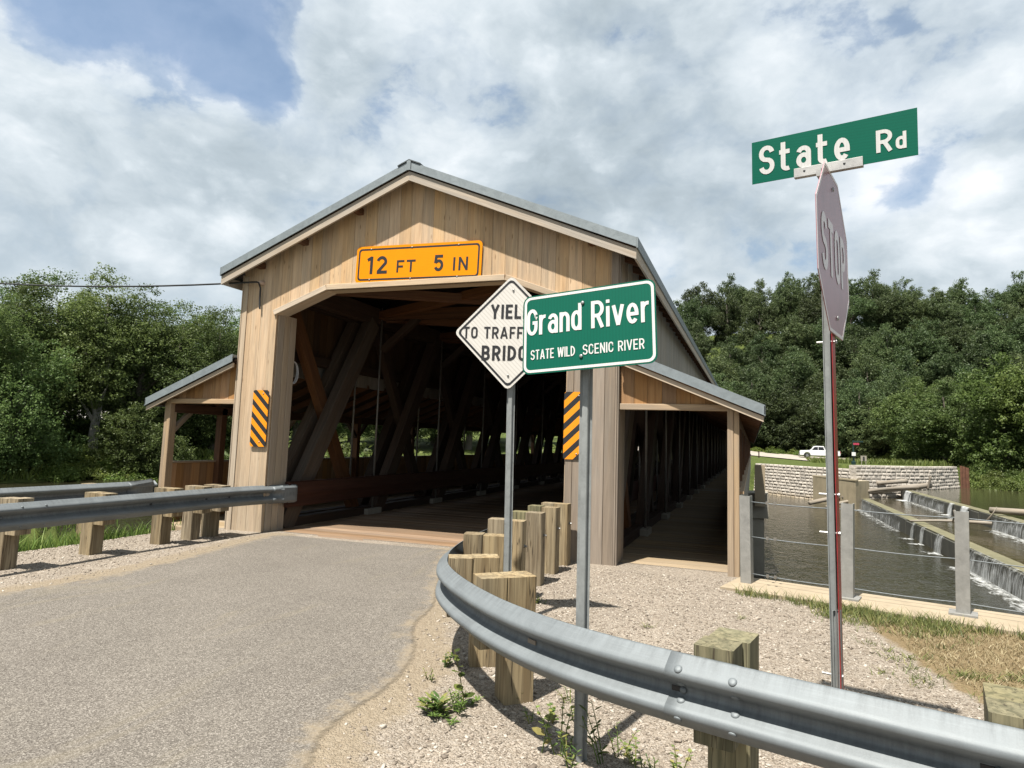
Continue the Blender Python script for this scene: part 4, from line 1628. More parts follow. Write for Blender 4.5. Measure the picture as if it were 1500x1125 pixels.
# green river sign
t = root('river_sign', 'green sign lettered Grand River, State Wild Scenic River, on a leaning steel post', 'road sign', (4.243, -5.62, 0))
fr = frame((4.239, -5.665, 2.284), (.9913, -.1122, .0689), (-.0552, .1211, .9911))
SW, SH = .78, .468
pn = poly_plate(fr, rrect(SW, SH, .045), -.004, 0, 'sign_panel', M_GREEN, t)
poly_plate(fr, rrect(SW - .016, SH - .016, .04), 0, .0012, 'border', M_WHITES, pn, rrect(SW - .046, SH - .046, .028))
text(fr, 'Grand', -.362, -.006, .158, M_WHITES, pn, width=.330, t=.128, gap=.15)
text(fr, 'River', .030, -.006, .158, M_WHITES, pn, width=.325, t=.128, gap=.15)
text(fr, 'STATE WILD', -.337, -.152, .058, M_WHITES, pn, width=.268, t=.125)
text(fr, 'SCENIC RIVER', -.022, -.152, .058, M_WHITES, pn, width=.345, t=.125)
bolts(fr, [(-.022, .150), (-.032, -.158)], .011, t, M_ALU)
u_post((4.240, -5.615, -.12), (4.217, -5.560, 2.46), (-.05, 1, 0), 'post', t, M_GALVD, .072)

# stop sign with its post
t = root('stop_sign', 'faded red octagonal STOP sign turned almost edge-on, on a steel post with a red strip', 'road sign', (5.49, -5.28, 0))
fr = frame((5.531, -5.262, 2.735), (.2675, .9635, .0025), (-.012, .0008, 1))
s_ = .921
h_ = s_ / 2


def octo(h):
    k = h * math.tan(math.pi / 8)
    return [(h, -k), (h, k), (k, h), (-k, h), (-h, k), (-h, -k), (-k, -h), (k, -h)]


pn = poly_plate(fr, octo(h_), -.004, 0, 'sign_panel', M_STOP, t)
poly_plate(fr, octo(h_ - .002), 0, .0012, 'border', M_STOPW, pn, octo(h_ - .020))
text(fr, 'STOP', -.350, -.155, .31, M_STOPW, pn, width=.70, t=.165)
bolts(fr, [(.01, .37), (.02, -.36)], .014, t, M_ALU)
nf = Vector((.9635, -.2675, 0))
base = Vector((5.492, -5.272, -.15))
topp = Vector((5.470, -5.268, 3.20))
u_post(base, topp, (-.9635, .2675, 0), 'post', t, M_GALVD, .075)
u_post(base + nf * .012 + Vector((0, 0, .0)), base + nf * .012 + Vector((-.005, .0, .98)), (-.9635, .2675, 0), 'post_sleeve', t, M_GALVD, .082)
mb = MB()
b0 = Vector((5.527, -5.282, .42))
b1 = Vector((5.517, -5.277, 2.28))
mb.beam(b0, b1, .085, .004, tuple(nf), .001)
st = mb.build('reflective_strip', M_REDS, t)
mb = MB()
b0 = Vector((5.514, -5.279, .40))
b1 = Vector((5.505, -5.274, 2.28))
mb.beam(b0, b1, .078, .006, tuple(nf), .001)
mb.build('strip_backing', M_ALU, t)
for z in (.5, 1.22, 1.42, 2.24):
    mb = MB()
    pz = Vector((5.523, -5.28, z))
    mb.tube([pz - nf * .09, pz + nf * .012], .006, 8)
    mb.disc(pz + nf * .004, nf, .011, .008, 8)
    mb.build('bolt', M_ALU, t)

# street name blade
t = root('street_name_sign', 'green street name blade reading State Rd bolted on top of the stop sign post', 'street sign', (5.49, -5.29, 3.2))
fr = frame((5.514, -5.304, 3.325), (.9655, -.2602, -.0091), (-.0047, -.0527, .9986))
SW, SH = .842, .252
pn = poly_plate(fr, [(SW / 2, -SH / 2), (SW / 2, SH / 2), (-SW / 2, SH / 2), (-SW / 2, -SH / 2)], -.003, 0, 'blade', M_GREEN2, t)
text(fr, 'State', -.378, -.080, .170, M_WHITES, pn, width=.478, t=.15, d=.002, gap=.22)
text(fr, 'R', .228, -.077, .122, M_WHITES, pn, width=.078, t=.165, d=.002)
text(fr, 'd', .320, -.077, .092, M_WHITES, pn, width=.050, t=.18, d=.002)
c, a, u, n = fr
mb = MB()
for dn in (-.016, .008):
    mb.beam(c + a * -.185 - u * .105 + n * dn, c + a * .165 - u * .105 + n * dn, .012, .045, tuple(u), .002)
mb.beam(c + a * -.185 - u * .130 + n * -.004, c + a * .165 - u * .130 + n * -.004, .036, .012, tuple(u), .002)
br = mb.build('bracket', M_BLADE, t)
mb = MB()
c2 = c - a * .03 - u * .175
mb.beam(c2 + n * .16, c2 - n * .16, .024, .045, (0, 0, 1), .002)
mb.beam(c2 + Vector((0, 0, -.05)), c2 + Vector((0, 0, .05)), .05, .05, tuple(n), .004)
mb.build('cap_saddle', M_BLADE, t)
bolts((c, a, u, n + Vector((0, 0, 0))), [(-.13, -.105), (.075, -.105)], .010, t, M_BLACK, 'bolt', .012)

# ------------------------------------------------------------------ guardrails
_HALF = [(.003, .312), (.009, .3105), (.014, .3065), (.018, .3033), (.064, .2660), (.069, .2615), (.0765, .2535), (.0815, .245), (.0815, .228), (.0765, .2195),
         (.069, .2125), (.064, .2090), (.018, .1795), (.012, .1750), (.0075, .1690), (.005, .156)]
PROF = _HALF + [(d_, .312 - z_) for d_, z_ in _HALF[-2::-1]]


def resample(pl, step):
    pl = [Vector((p[0], p[1], 0)) for p in pl]
    for _ in range(3):
        o = [pl[0]]
        for a, b in zip(pl[:-1], pl[1:]):
            o += [a * .75 + b * .25, a * .25 + b * .75]
        o.append(pl[-1])
        pl = o
    ds = [0]
    for a, b in zip(pl[:-1], pl[1:]):
        ds.append(ds[-1] + (b - a).length)
    n = max(2, int(ds[-1] / step))
    res = []
    j = 0
    for i in range(n + 1):
        d = ds[-1] * i / n
        while j < len(ds) - 2 and ds[j + 1] < d:
            j += 1
        t = (d - ds[j]) / max(1e-9, ds[j + 1] - ds[j])
        res.append(pl[j].lerp(pl[j + 1], t))
    return res


def w_beam(path, ztop, name, parent, flip=1, th=.004, rng=None, off=0.0):
    """W-profile beam swept along a plan path; traffic side is to the right of travel (flip to change)"""
    n = len(path)
    V, G, F_ = [], [], []
    al = 0
    k = len(PROF)
    for i, p in enumerate(path):
        t = (path[min(i + 1, n - 1)] - path[max(i - 1, 0)]).normalized()
        o = Vector((t.y, -t.x, 0)) * flip
        if i:
            al += (p - path[i - 1]).length
        zt = ztop(p) if callable(ztop) else ztop
        for lay in (0, 1):
            for d, z in PROF:
                q = p + o * (d + off - lay * th)
                V.append((q.x, q.y, zt - .312 + z))
                G.append((d, al, z))
    for i in range(n - 1):
        A, B = i * 2 * k, (i + 1) * 2 * k
        for j in range(k - 1):
            F_.append((A + j, A + j + 1, B + j + 1, B + j))
            F_.append((A + k + j + 1, A + k + j, B + k + j, B + k + j + 1))
        F_.append((A + k, A, B, B + k))
        F_.append((A + k - 1, A + 2 * k - 1, B + 2 * k - 1, B + k - 1))
    for A in (0, (n - 1) * 2 * k):
        for j in range(k - 1):
            F_.append((A + j + 1, A + j, A + k + j, A + k + j + 1))
    mb = MB()
    mb.add(V, F_, G)
    return mb.build(name, M_GALV, parent, True)


def at_path(path, xy):
    best = min(range(1, len(path) - 1), key=lambda i: (path[i].x - xy[0]) ** 2 + (path[i].y - xy[1]) ** 2)
    t = (path[best + 1] - path[best - 1]).normalized()
    return path[best], t, Vector((t.y, -t.x, 0))


def rail_support(parent, p, t, o, ztop, mt, mtb, tall=0.0, skew=0.0, blk=True, pw=.188):
    """a wood post with its wood blockout and the bolt through them"""
    pos = p - o * (.185 + .10) if blk else p - o * .1
    mb = MB()
    up = o * math.cos(skew) + t * math.sin(skew)
    mb.beam((pos.x, pos.y, -.25), (pos.x + random.uniform(-.008, .008), pos.y + random.uniform(-.008, .008), ztop + tall), pw, .2, tuple(up), .008)
    po = mb.build('post', mt, parent)
    if blk:
        pb = p - o * .092
        mb = MB()
        mb.beam((pb.x, pb.y, ztop - .37), (pb.x, pb.y, ztop + tall + random.uniform(-.012, .012)), pw * random.uniform(.93, 1.0), .178, tuple(up), .008)
        mb.build('blockout', mtb, po)
    mb = MB()
    q = pos - o * .1 + Vector((0, 0, ztop - .16))
    mb.tube([q, q - o * .03], .011, 8)
    mb.disc(q, -o, .02, .008, 8)
    mb.build('bolt', M_ALU, po)
    return po


RP = [(2.36, .55), (2.37, -.4), (2.38, -1.19), (2.43, -2.0), (2.48, -2.72), (2.53, -3.2), (2.67, -3.9), (2.81, -4.29), (2.96, -4.60), (3.23, -4.96), (3.62, -5.36),
      (3.93, -5.60), (4.23, -5.78), (4.60, -5.94), (5.09, -6.09), (5.68, -6.27), (6.4, -6.46), (7.6, -6.74), (9.2, -7.05)]
path = resample(RP, .06)
t = root('guardrail', 'galvanised W-beam guardrail curving round the road corner in the foreground', 'guardrail', (4.2, -5.8, 0), 'guardrails at the bridge approach')
# two lengths lapped at the splice
isp = min(range(len(path)), key=lambda i: (path[i].x - 4.72) ** 2 + (path[i].y + 5.98) ** 2)
w_beam(path[:isp + 6], .72, 'rail_beam', t)
w_beam(path[isp:], .72, 'rail_beam', t, off=.006)
for k, (dx, zz) in enumerate(((.05, .262), (.05, .19), (.05, .122), (.05, .05), (.27, .262), (.27, .19), (.27, .122), (.27, .05))):
    p, tt, o = at_path(path, (path[isp].x + dx, path[isp].y - dx * .28))
    z = zz
    dpt = np.interp(z, [q[1] for q in PROF[::-1]], [q[0] for q in PROF[::-1]]) + .007
    sl = (np.interp(z + .01, [q[1] for q in PROF[::-1]], [q[0] for q in PROF[::-1]]) - np.interp(z - .01, [q[1] for q in PROF[::-1]], [q[0] for q in PROF[::-1]])) / .02
    nrm = (o + Vector((0, 0, -sl))).normalized()
    mb = MB()
    mb.disc(p + o * dpt + Vector((0, 0, .408 + z)) - nrm * .002, nrm, .0195, .009, 16, 1)
    mb.build('splice_bolt', M_GALV, t, True)
# slotted hole with its post bolt at the splice, and others along the rail
for xy, hole in (((4.83, -6.0), 1), ((5.93, -6.34), 1), ((4.0, -5.65), 2), ((2.93, -4.55), 0), ((2.6, -3.5), 0)):
    p, tt, o = at_path(path, xy)
    q = p + o * .0115 + Vector((0, 0, .72 - .156))
    mb = MB()
    if hole:
        mb.beam(q - tt * .055, q + tt * .01, .008 if hole == 1 else .006, .024, (0, 0, 1), .003)
        mb.build('bolt_slot', M_BLACK if hole == 1 else M_STONE, t)
        mb = MB()
    if hole != 2:
        mb.disc(q + o * .002, o, .0165, .014, 14, 1)
        mb.build('post_bolt', M_GALV, t, True)
for i, (xy, tall, mt, mtb) in enumerate((((3.44, -5.20), .06, M_TREAT, M_TREAT), ((2.93, -4.55), .055, M_TREAT, M_TREAT), ((2.57, -3.42), .06, M_TREAT, M_TREAT),
                          ((2.48, -2.52), .10, M_TREAT, M_TREAT), ((2.43, -1.62), .10, M_TREAT, M_TREATM), ((2.38, -.92), .10, M_TREAT, M_TREATM), ((2.37, -.28), .10, M_TREAT, M_TREAT),
                          ((4.90, -6.03), .045, M_TREATM, M_TREATM), ((5.97, -6.35), .03, M_TREATM, M_TREATM), ((7.2, -6.65), .03, M_TREATM, M_TREATM))):
    p, tt, o = at_path(path, xy)
    rail_support(t, p, tt, o, .72, mt, mtb, tall, random.uniform(-.08, .08))

# left rail at the approach
LP = [(-2.75, -13.0), (-2.75, -8), (-2.75, -4.0), (-2.75, -1.6), (-2.74, -.8), (-2.68, -.25), (-2.58, .12), (-2.51, .34)]
lpath = resample(LP, .09)
t = root('guardrail', 'straight galvanised W-beam guardrail along the left of the road, ending at the left pier', 'guardrail', (-2.75, -3, 0), 'guardrails at the bridge approach')
w_beam(lpath, .775, 'rail_beam', t)


def shoe(path_end, tt, o, ztop, parent, up_flare=0.0):
    """pressed end shoe: flattened terminal plate with rounded end"""
    mb = MB()
    V, F_, G = [], [], []
    ns = 10
    for i in range(ns + 1):
        s = i / ns * .52
        k = min(1, i / 4)
        for d, z in PROF:
            rim = 0 if (z > .29 or z < .02) else 1
            e = max(0, (s - .44) / .08)
            dd_ = (d * (1 - k) + .07 * k) * rim * (1 - e ** 4) + .008
            zz = (z - .156) * (1 - .12 * e ** 3) + .156
            q = path_end + tt * s + o * dd_
            V.append((q.x, q.y, ztop - .312 + zz + up_flare * s * s))
            G.append((d, s, z))
    k = len(PROF)
    for i in range(ns):
        for j in range(k - 1):
            F_.append((i * k + j, i * k + j + 1, (i + 1) * k + j + 1, (i + 1) * k + j))
    mb.add(V, F_, G)
    ob = mb.build('end_shoe', M_GALV, parent, True)
    md = ob.modifiers.new('s', 'SOLIDIFY')
    md.thickness = .005
    return ob


p, tt, o = at_path(lpath, (-2.51, .30))
shoe(p - tt * .12, tt, o, .775, t)
for xy in ((-2.75, -2.1), (-2.75, -1.05), (-2.75, -4.05), (-2.74, -.66)):
    p, tt, o = at_path(lpath, xy)
    mb = MB()
    q = p + o * .008 + Vector((0, 0, .775 - .156))
    mb.beam(q - tt * .045, q + tt * .02, .006, .022, (0, 0, 1), .003)
    mb.build('bolt_slot', M_BLACK, t)
    mb = MB()
    mb.disc(q + o * .002, o, .015, .012, 12, 1)
    mb.build('post_bolt', M_GALV, t, True)
for s_ in (-.11, .11):
    p, tt, o = at_path(lpath, (-2.75, -3.75 + s_))
    for zz in (.262, .05):
        mb = MB()
        mb.disc(p + o * .066 + Vector((0, 0, .463 + zz)), o, .016, .012, 12, 1)
        mb.build('splice_bolt', M_GALV, t, True)
for y in (-3.75, -2.72, -1.6, -1.08, -.72):
    p, tt, o = at_path(lpath, (-2.75, y))
    rail_support(t, p, tt, o, .775, M_TREAT, M_TREAT, .03, random.uniform(-.05, .05))

# rail beyond the left walkway
FP = [(-5.6, -14.0), (-5.35, -9), (-5.12, -4), (-5.03, -1.8), (-5.0, -.5), (-5.0, -.02)]
fpath = resample(FP, .1)
t = root('guardrail', 'farther galvanised guardrail at the left edge, its flared end against the walkway post', 'guardrail', (-5.1, -3, 0), 'guardrails at the bridge approach')
w_beam(fpath, .74, 'rail_beam', t)
p, tt, o = at_path(fpath, (-5.0, -.3))
shoe(p - tt * .25, tt, o, .745, t, .15)
for y in (-4.6, -2.6, -1.0):
    p, tt, o = at_path(fpath, (-5.0, y))
    rail_support(t, p, tt, o, .74, M_TREAT, M_TREAT, -.02, 0)

# ------------------------------------------------------------------ river-side cable fence and wall
t = root('retaining_wall', 'pale concrete wall top along the near river edge under the cable fence', 'wall', (7.7, -1.2, 0))
mb = MB()
A, B = Vector((4.96, -.02, 0)), Vector((14.2, -2.56, 0))
d = (B - A).normalized()
nrm = Vector((d.y, -d.x, 0))
wd = .85
V = [A, B, B + nrm * wd, A + nrm * wd]
mb.hexa([(v.x, v.y, -4.6) for v in (V[3], V[2], V[1], V[0])] + [(v.x, v.y, .028) for v in (V[3], V[2], V[1], V[0])])
mb.build('coping', M_CONC, t)

t = root('cable_fence', 'galvanised post and steel cable fence beside the river', 'fence', (6, -.8, 0))
fposts = [(5.03, -.42), (6.09, -.78), (7.13, -1.02), (8.25, -1.36), (9.6, -1.74)]
fdir = Vector((1, -.27, 0)).normalized()
for i, (x, y) in enumerate(fposts):
    mb = MB()
    lean = Vector((.02, 0, 0)) if i else Vector((-.01, 0, 0))
    z0 = .028
    c0, c1 = Vector((x, y, z0)), Vector((x, y, 1.07)) + lean
    for off_, w, h in ((0, .15, .012), (.06, .012, .11)):
        pass
    # channel: web facing the gravel plus two flanges
    nn = Vector((fdir.y, -fdir.x, 0))
    wdt = .125
    mb.beam(c0 + nn * .05, c1 + nn * .05, wdt, .012, tuple(nn), .002)
    for s in (-1, 1):
        mb.beam(c0 + fdir * (s * (wdt / 2 - .006)) - nn * .012, c1 + fdir * (s * (wdt / 2 - .006)) - nn * .012, .012, .112, tuple(nn), .002)
    po = mb.build('post', M_FENCE, t)
    if i:
        mb = MB()
        mb.beam(Vector((x, y, z0)), Vector((x, y, z0 + .02)), .25, .24, tuple(nn), .003)
        mb.build('base_plate', M_FENCE, po)
for z in (1.0, .58, .14):
    pts = []
    for i, (x, y) in enumerate(fposts):
        a = Vector((x, y, z))
        if i:
            b = Vector((*fposts[i - 1], z))
            for q in (.25, .5, .75):
                pp = b.lerp(a, q)
                pp.z -= .012 * math.sin(q * math.pi)
                pts.append(pp)
        pts.append(a)
    pts = [p - Vector((fdir.y, -fdir.x, 0)) * .02 for p in pts]
    mb = MB()
    mb.tube(pts, .0065, 6)
    mb.build('cable', M_GALV, t, True)
    for q in (.22, .30):
        mb = MB()
        p = Vector((*fposts[0], z)).lerp(Vector((*fposts[1], z)), q)
        mb.box((p.x, p.y, p.z + .0), (.03, .02, .035))
        mb.tube([p + Vector((0, .0, -.02)), p + Vector((.005, .0, -.05))], .005, 6)
        mb.build('cable_clamp', M_ROD, t)

# ------------------------------------------------------------------ overhead cable
mb = MB()
a, b = Vector((-20.5, .6, 6.35)), Vector((-2.97, -.12, 4.245))
pts = []
for i in range(25):
    q = i / 24
    p = a.lerp(b, q)
    p.z -= .75 * 4 * q * (1 - q) * .62
    pts.append(p)
pts += [Vector((-2.94, -.1, 4.235)), Vector((-2.93, -.06, 4.15)), Vector((-2.935, -.05, 3.95)), Vector((-2.92, -.05, 3.78))]
mb.tube(pts, .016, 6)
tag(mb.build('overhead_cable', M_CABLE), 'black service cable strung from the left to the upper left of the portal', 'cable')
mb = MB()
mb.disc((-2.93, -.005, 4.245), (0, -1, 0), .045, .09, 12, 1)
tag(mb.build('cable_insulator', M_PORC), 'small round insulator knob holding the cable on the facade', 'insulator')

# ------------------------------------------------------------------ weirs
def weir(name, label, x, y0, y1, ztop, zlow, h, sheets):
    t = root(name, label, 'weir', (x, (y0 + y1) / 2, zlow), 'stepped weirs across the river')
    mb = MB()
    y = y0
    while y < y1:
        L = random.uniform(1.3, 2.4)
        dz = random.uniform(-.05, .03)
        mb.box((x + .28, y + L / 2, (zlow - 1.2 + ztop + dz) / 2), (.56 + random.uniform(-.06, .06), L - .03, ztop + dz - zlow + 1.2))
        y += L
    mb.build('weir_wall', M_WEIR, t)
    mb = MB()
    mb.box((x + .42, (y0 + y1) / 2, ztop + .015), (.62, y1 - y0, .05))
    mb.build('weir_crest', M_WEIRT, t)
    for (a, b, dens) in sheets:
        mb = MB()
        n = max(4, int((b - a) / .25))
        V, F_, G = [], [], []
        prof = [(.02, .045), (-.07, .03), (-.13, -.12), (-.19, -.45), (-.24, -1.0)]
        for i in range(n + 1):
            yy = a + (b - a) * i / n
            for dx, f_ in prof:
                zz = ztop + .05 + (f_ if f_ > 0 else f_ * (ztop - zlow + .05))
                V.append((x + dx, yy, zz))
                G.append((x + dx, yy, zz))
        for i in range(n):
            for j in range(4):
                F_.append((i * 5 + j, i * 5 + j + 1, (i + 1) * 5 + j + 1, (i + 1) * 5 + j))
        RR = []
        for i in range(n + 1):
            e_ = min(1, min(i, n - i) * .25 / .3)
            for j in range(5):
                RR.append(max(0, (dens + random.uniform(-.12, .12)) * (.35 + .65 * e_) + (.1 if j > 2 else -.1)))
        mb.add(V, F_, G, RR)
        mb.build('falling_water', M_FALL, t, True)
    # foam line at the foot
    for (a, b, dens) in sheets:
        mb = MB()
        n = max(5, int((b - a) / .35))
        V, F_, G = [], [], []
        for i in range(n + 1):
            yy = a + (b - a) * i / n
            w = .45 + .6 * random.random()
            for dx in (-.12, -.3 - w * .5, -.4 - w):
                V.append((x + dx, yy, zlow + .012))
                G.append((x + dx, yy, 0))
        for i in range(n):
            for j in range(2):
                F_.append((i * 3 + j, i * 3 + j + 1, (i + 1) * 3 + j + 1, (i + 1) * 3 + j))
        RR = []
        for i in range(n + 1):
            e_ = min(1, min(i, n - i) / 1.5)
            RR += [min(1, dens + .25) * (.3 + .7 * e_), (dens + .05) * e_, 0.0]
        mb.add(V, F_, G, RR)
        mb.build('foam', M_FOAM, t)
    return t


weir('weir', 'nearer low dark weir with white water spilling over its step', 13.5, -2.3, 55, -2.2, -3.0, .8,
     [(-2, 24.3, .53), (26.8, 28.4, .60), (30.4, 31.4, .64), (32.5, 33.6, .60), (36, 45.5, .40), (45.0, 54.6, .46)])
weir('weir', 'farther low dark weir upstream, beyond the middle pool', 17.2, -3.4, 57.5, -1.52, -2.2, .7,
     [(-3, 12, .6), (12, 33, .5), (37.2, 38.9, .86), (40.4, 41.6, .82), (42, 52, .44), (52, 54.8, .9)])


def log(p0, p1, r0, r1, label, bend=.15, twigs=0):
    mb = MB()
    p0, p1 = Vector(p0), Vector(p1)
    pts, rr = [], []
    for i in range(9):
        q = i / 8
        p = p0.lerp(p1, q)
        p.z += bend * math.sin(q * math.pi) * .5
        p.y += bend * math.sin(q * 5.0)
        pts.append(p)
        rr.append(r0 * (1 - q) + r1 * q)
    mb.tube(pts, rr, 8)
    t = root('driftwood_log', label, 'log', tuple(p0), 'driftwood lodged on the weirs')
    mb.build('trunk', M_LOG, t, True)
    for k in range(twigs):
        q = random.uniform(.3, .95)
        p = p0.lerp(p1, q)
        e = p + Vector((random.uniform(-.5, .5), random.uniform(-.6, .6), random.uniform(.4, 1.0)))
        mb = MB()
        mb.tube([p, p.lerp(e, .5) + Vector((.08, .05, .02)), e], [r1 * .6, r1 * .4, r1 * .2], 6)
        mb.build('broken_branch', M_LOG, t, True)


log((9.6, 52.6, -2.75), (19.3, 56.4, -.95), .18, .24, 'long pale driftwood trunk leaning across both weirs by the far wall', .3)
log((12.2, 53.4, -2.2), (17.6, 52.6, -1.0), .14, .16, 'shorter bent driftwood trunk lying under the long trunk at the far wall', .4)
log((10.8, 51.2, -2.9), (13.4, 53.5, -2.3), .16, .12, 'stub of broken driftwood at the water below the far wall', .1)
log((15.1, 55.2, -.95), (17.6, 56.6, -.7), .16, .2, 'pale sawn driftwood plank end propped on the far wall foot', .0)
log((19.0, 55.8, -1.3), (19.2, 55.6, -.2), .1, .09, 'short upright driftwood stump on the log pile', .0)
log((13.3, 33.4, -2.05), (16.6, 31.6, -1.75), .05, .1, 'thin bare branch lying across the nearer weir', .1, 3)
log((17.2, 33.8, -1.25), (21.2, 30.2, -1.25), .17, .2, 'dark waterlogged trunk resting on the crest of the farther weir', .1, 4)

# ------------------------------------------------------------------ far walls
def block_run(pl, ztop, zbot, name_parent, course=.3, blen=.62):
    """wall of split-faced blocks along a plan line, each course set back a little"""
    mb = MB()
    for (x0, y0), (x1, y1) in zip(pl[:-1], pl[1:]):
        a, b = Vector((x0, y0, 0)), Vector((x1, y1, 0))
        L = (b - a).length
        d_ = (b - a) / L
        nn = Vector((d_.y, -d_.x, 0))
        nc = int(round((ztop - zbot) / course))
        for c_ in range(nc):
            z0 = zbot + c_ * course
            s = -random.random() * blen
            while s < L:
                e = min(L, s + blen * random.uniform(.85, 1.15))
                s2 = max(0, s)
                if e - s2 > .05:
                    bul = random.uniform(.03, .09)
                    set_ = -.03 * c_
                    p0, p1 = a + d_ * (s2 + .02), a + d_ * (e - .02)
                    V = []
                    for zz, o_ in ((z0, 0), (z0 + course - .018, 0)):
                        V += [p0 + nn * (set_ + .0), p1 + nn * (set_ + .0), p1 + nn * (set_ - .6), p0 + nn * (set_ - .6)]
                        for q in range(-4, 0):
                            V[q] = Vector((V[q].x, V[q].y, zz))
                    # bulged face: add a mid ring
                    mid = [p0.lerp(p1, .12) + nn * (set_ + bul) + Vector((0, 0, z0 + course * .32)), p0.lerp(p1, .88) + nn * (set_ + bul) + Vector((0, 0, z0 + course * .32)),
                           p0.lerp(p1, .86) + nn * (set_ + bul * .8) + Vector((0, 0, z0 + course * .66)), p0.lerp(p1, .14) + nn * (set_ + bul * .8) + Vector((0, 0, z0 + course * .66))]
                    VV = V + mid
                    Fs = [(4, 7, 6, 5), (0, 3, 7, 4), (1, 5, 6, 2), (0, 1, 9, 8), (1, 5, 10, 9), (5, 4, 11, 10), (4, 0, 8, 11), (8, 9, 10, 11)]
                    mb.add(VV, Fs)
                s = e
    return mb.build('stone_blocks', M_BLOCK, name_parent)


t = root('retaining_wall', 'pale split-block wall on the far river bank left of the concrete block', 'wall', (8, 64, -3))
block_run([(5.2, 67.6), (10.4, 61.2)], .1, -3.2, t)
block_run([(10.4, 61.2), (13.9, 58.3)], .1, -3.2, t)
t = root('retaining_wall', 'pale split-block wall on the far bank behind the logs, ending at rusty sheet piling', 'wall', (17, 57, -3))
block_run([(13.5, 53.4), (20.5, 60.3)], .55, -3.05, t)
block_run([(20.5, 60.3), (24.3, 67.2)], .55, -3.05, t)
mb = MB()
for k in range(5):
    a = (24.35 + k * .17, 67.3 + k * .12)
    mb.beam((a[0], a[1] - (k % 2) * .12, -3), (a[0], a[1] - (k % 2) * .12, .62 - k * .05), .2, .02, (0, 1, 0), 0)
mb.build('sheet_piling', M_RUST, t)
t = root('concrete_block', 'plain stained concrete abutment block standing at the far wall', 'abutment', (12, 54, -3))
mb = MB()
bl = [(10.3, 57.8), (13.0, 51.6), (14.3, 53.6), (11.6, 59.6)]
mb.hexa([(x, y, -3.4) for x, y in bl] + [(x, y, -.72) for x, y in bl])
mb.build('body', M_CONCB, t)
mb = MB()
bl2 = [(10.25, 57.9), (13.0, 51.5), (13.25, 51.9), (10.5, 58.3)]
mb.hexa([(x, y, -.72) for x, y in bl2] + [(x, y, -.6) for x, y in bl2])
mb.build('lip', M_CONCB, t)

# ------------------------------------------------------------------ pickup truck on the far road
M_WHITE = simple('white_car_paint', (.78, .79, .80), .25)
M_GLASS = simple('dark_window_glass', (.015, .018, .02), .08)
M_TYRE = simple('tyre_rubber', (.015, .015, .015), .85)
M_RIM = simple('grey_rim', (.35, .35, .36), .35, .8)
M_GRILL = simple('dark_grille', (.03, .03, .03), .5)
M_LAMP = simple('headlight_lens', (.7, .72, .75), .1)
M_TAIL = simple('red_tail_lamp', (.4, .02, .02), .2)
TX, TY = 12.3, 108.3
TZ = float(road_z(np.float64(TX + 2.5))) + .40
t = root('pickup_truck', 'white crew-cab pickup truck on the road across the river', 'pickup truck', (TX + 2.9, TY, TZ))


def tp(x, y, z):
    return Vector((TX + x, TY + y, TZ + z))


def extr(poly, y0, y1, name, mt, inset=0.0, parent=None, bev=.03):
    mb = MB()
    k = len(poly)
    V = [tp(x, y0, z) for x, z in poly] + [tp(x, y1, z) for x, z in poly]
    Fs = [(i, (i + 1) % k, k + (i + 1) % k, k + i) for i in range(k)] + [tuple(range(k - 1, -1, -1)), tuple(range(k, 2 * k))]
    mb.add(V, Fs)
    o = mb.build(name, mt, parent or t)
    if bev:
        bm_ = bmesh.new()
        bm_.from_mesh(o.data)
        bmesh.ops.recalc_face_normals(bm_, faces=bm_.faces)
        bm_.to_mesh(o.data)
        bm_.free()
        b_ = o.modifiers.new('b', 'BEVEL')
        b_.width = bev
        b_.segments = 2
        b_.limit_method = 'ANGLE'
    return o


def arch(cx, r, z, n=7):
    return [(cx + r * math.cos(math.pi * (1 - k / (n - 1))), z + r * math.sin(math.pi * (1 - k / (n - 1)))) for k in range(n)]


body_poly = [(.05, .45), (.0, .75), (.05, 1.12), (.25, 1.20), (1.55, 1.28), (3.75, 1.28), (5.85, 1.26), (5.92, .60), (5.8, .48)]
body_poly += [(x, z) for x, z in arch(4.72, .5, .45)][::-1] + [(x, z) for x, z in arch(1.1, .5, .45)][::-1]
body = extr(body_poly, -.98, .98, 'body', M_WHITE, bev=.06)
cab = extr([(1.5, 1.25), (2.15, 1.92), (2.5, 1.97), (3.55, 1.95), (3.82, 1.25)], -.84, .84, 'cab', M_WHITE, bev=.06)
for y in (-.85, .85):
    extr([(1.78, 1.32), (2.2, 1.80), (2.68, 1.82), (2.68, 1.32)], y - .01, y + .01, 'side_window', M_GLASS, bev=0)
    extr([(2.76, 1.32), (2.76, 1.82), (3.45, 1.81), (3.62, 1.32)], y - .01, y + .01, 'side_window', M_GLASS, bev=0)
    extr([(3.85, 1.22), (3.85, 1.24), (5.8, 1.24), (5.8, 1.22)], y * 1.156 - .01, y * 1.156 + .01, 'bed_rail', M_GRILL, bev=0)
mb = MB()
mb.add([tp(1.56, -.72, 1.33), tp(1.56, .72, 1.33), tp(2.12, .70, 1.88), tp(2.12, -.70, 1.88)], [(0, 3, 2, 1)])
mb.build('windscreen', M_GLASS, t)
for y in (-.8, .8):
    mb = MB()
    mb.box(tuple(tp(-.0, y, .98)), (.06, .32, .2))
    mb.build('headlight', M_LAMP, t)
    mb = MB()
    mb.box(tuple(tp(5.92, y, 1.0)), (.05, .2, .4))
    mb.build('tail_light', M_TAIL, t)
mb = MB()
mb.box(tuple(tp(-.01, 0, .92)), (.06, 1.2, .34))
mb.build('grille', M_GRILL, t)
mb = MB()
mb.box(tuple(tp(-.06, 0, .58)), (.16, 1.9, .2))
mb.build('front_bumper', M_RIM, t)
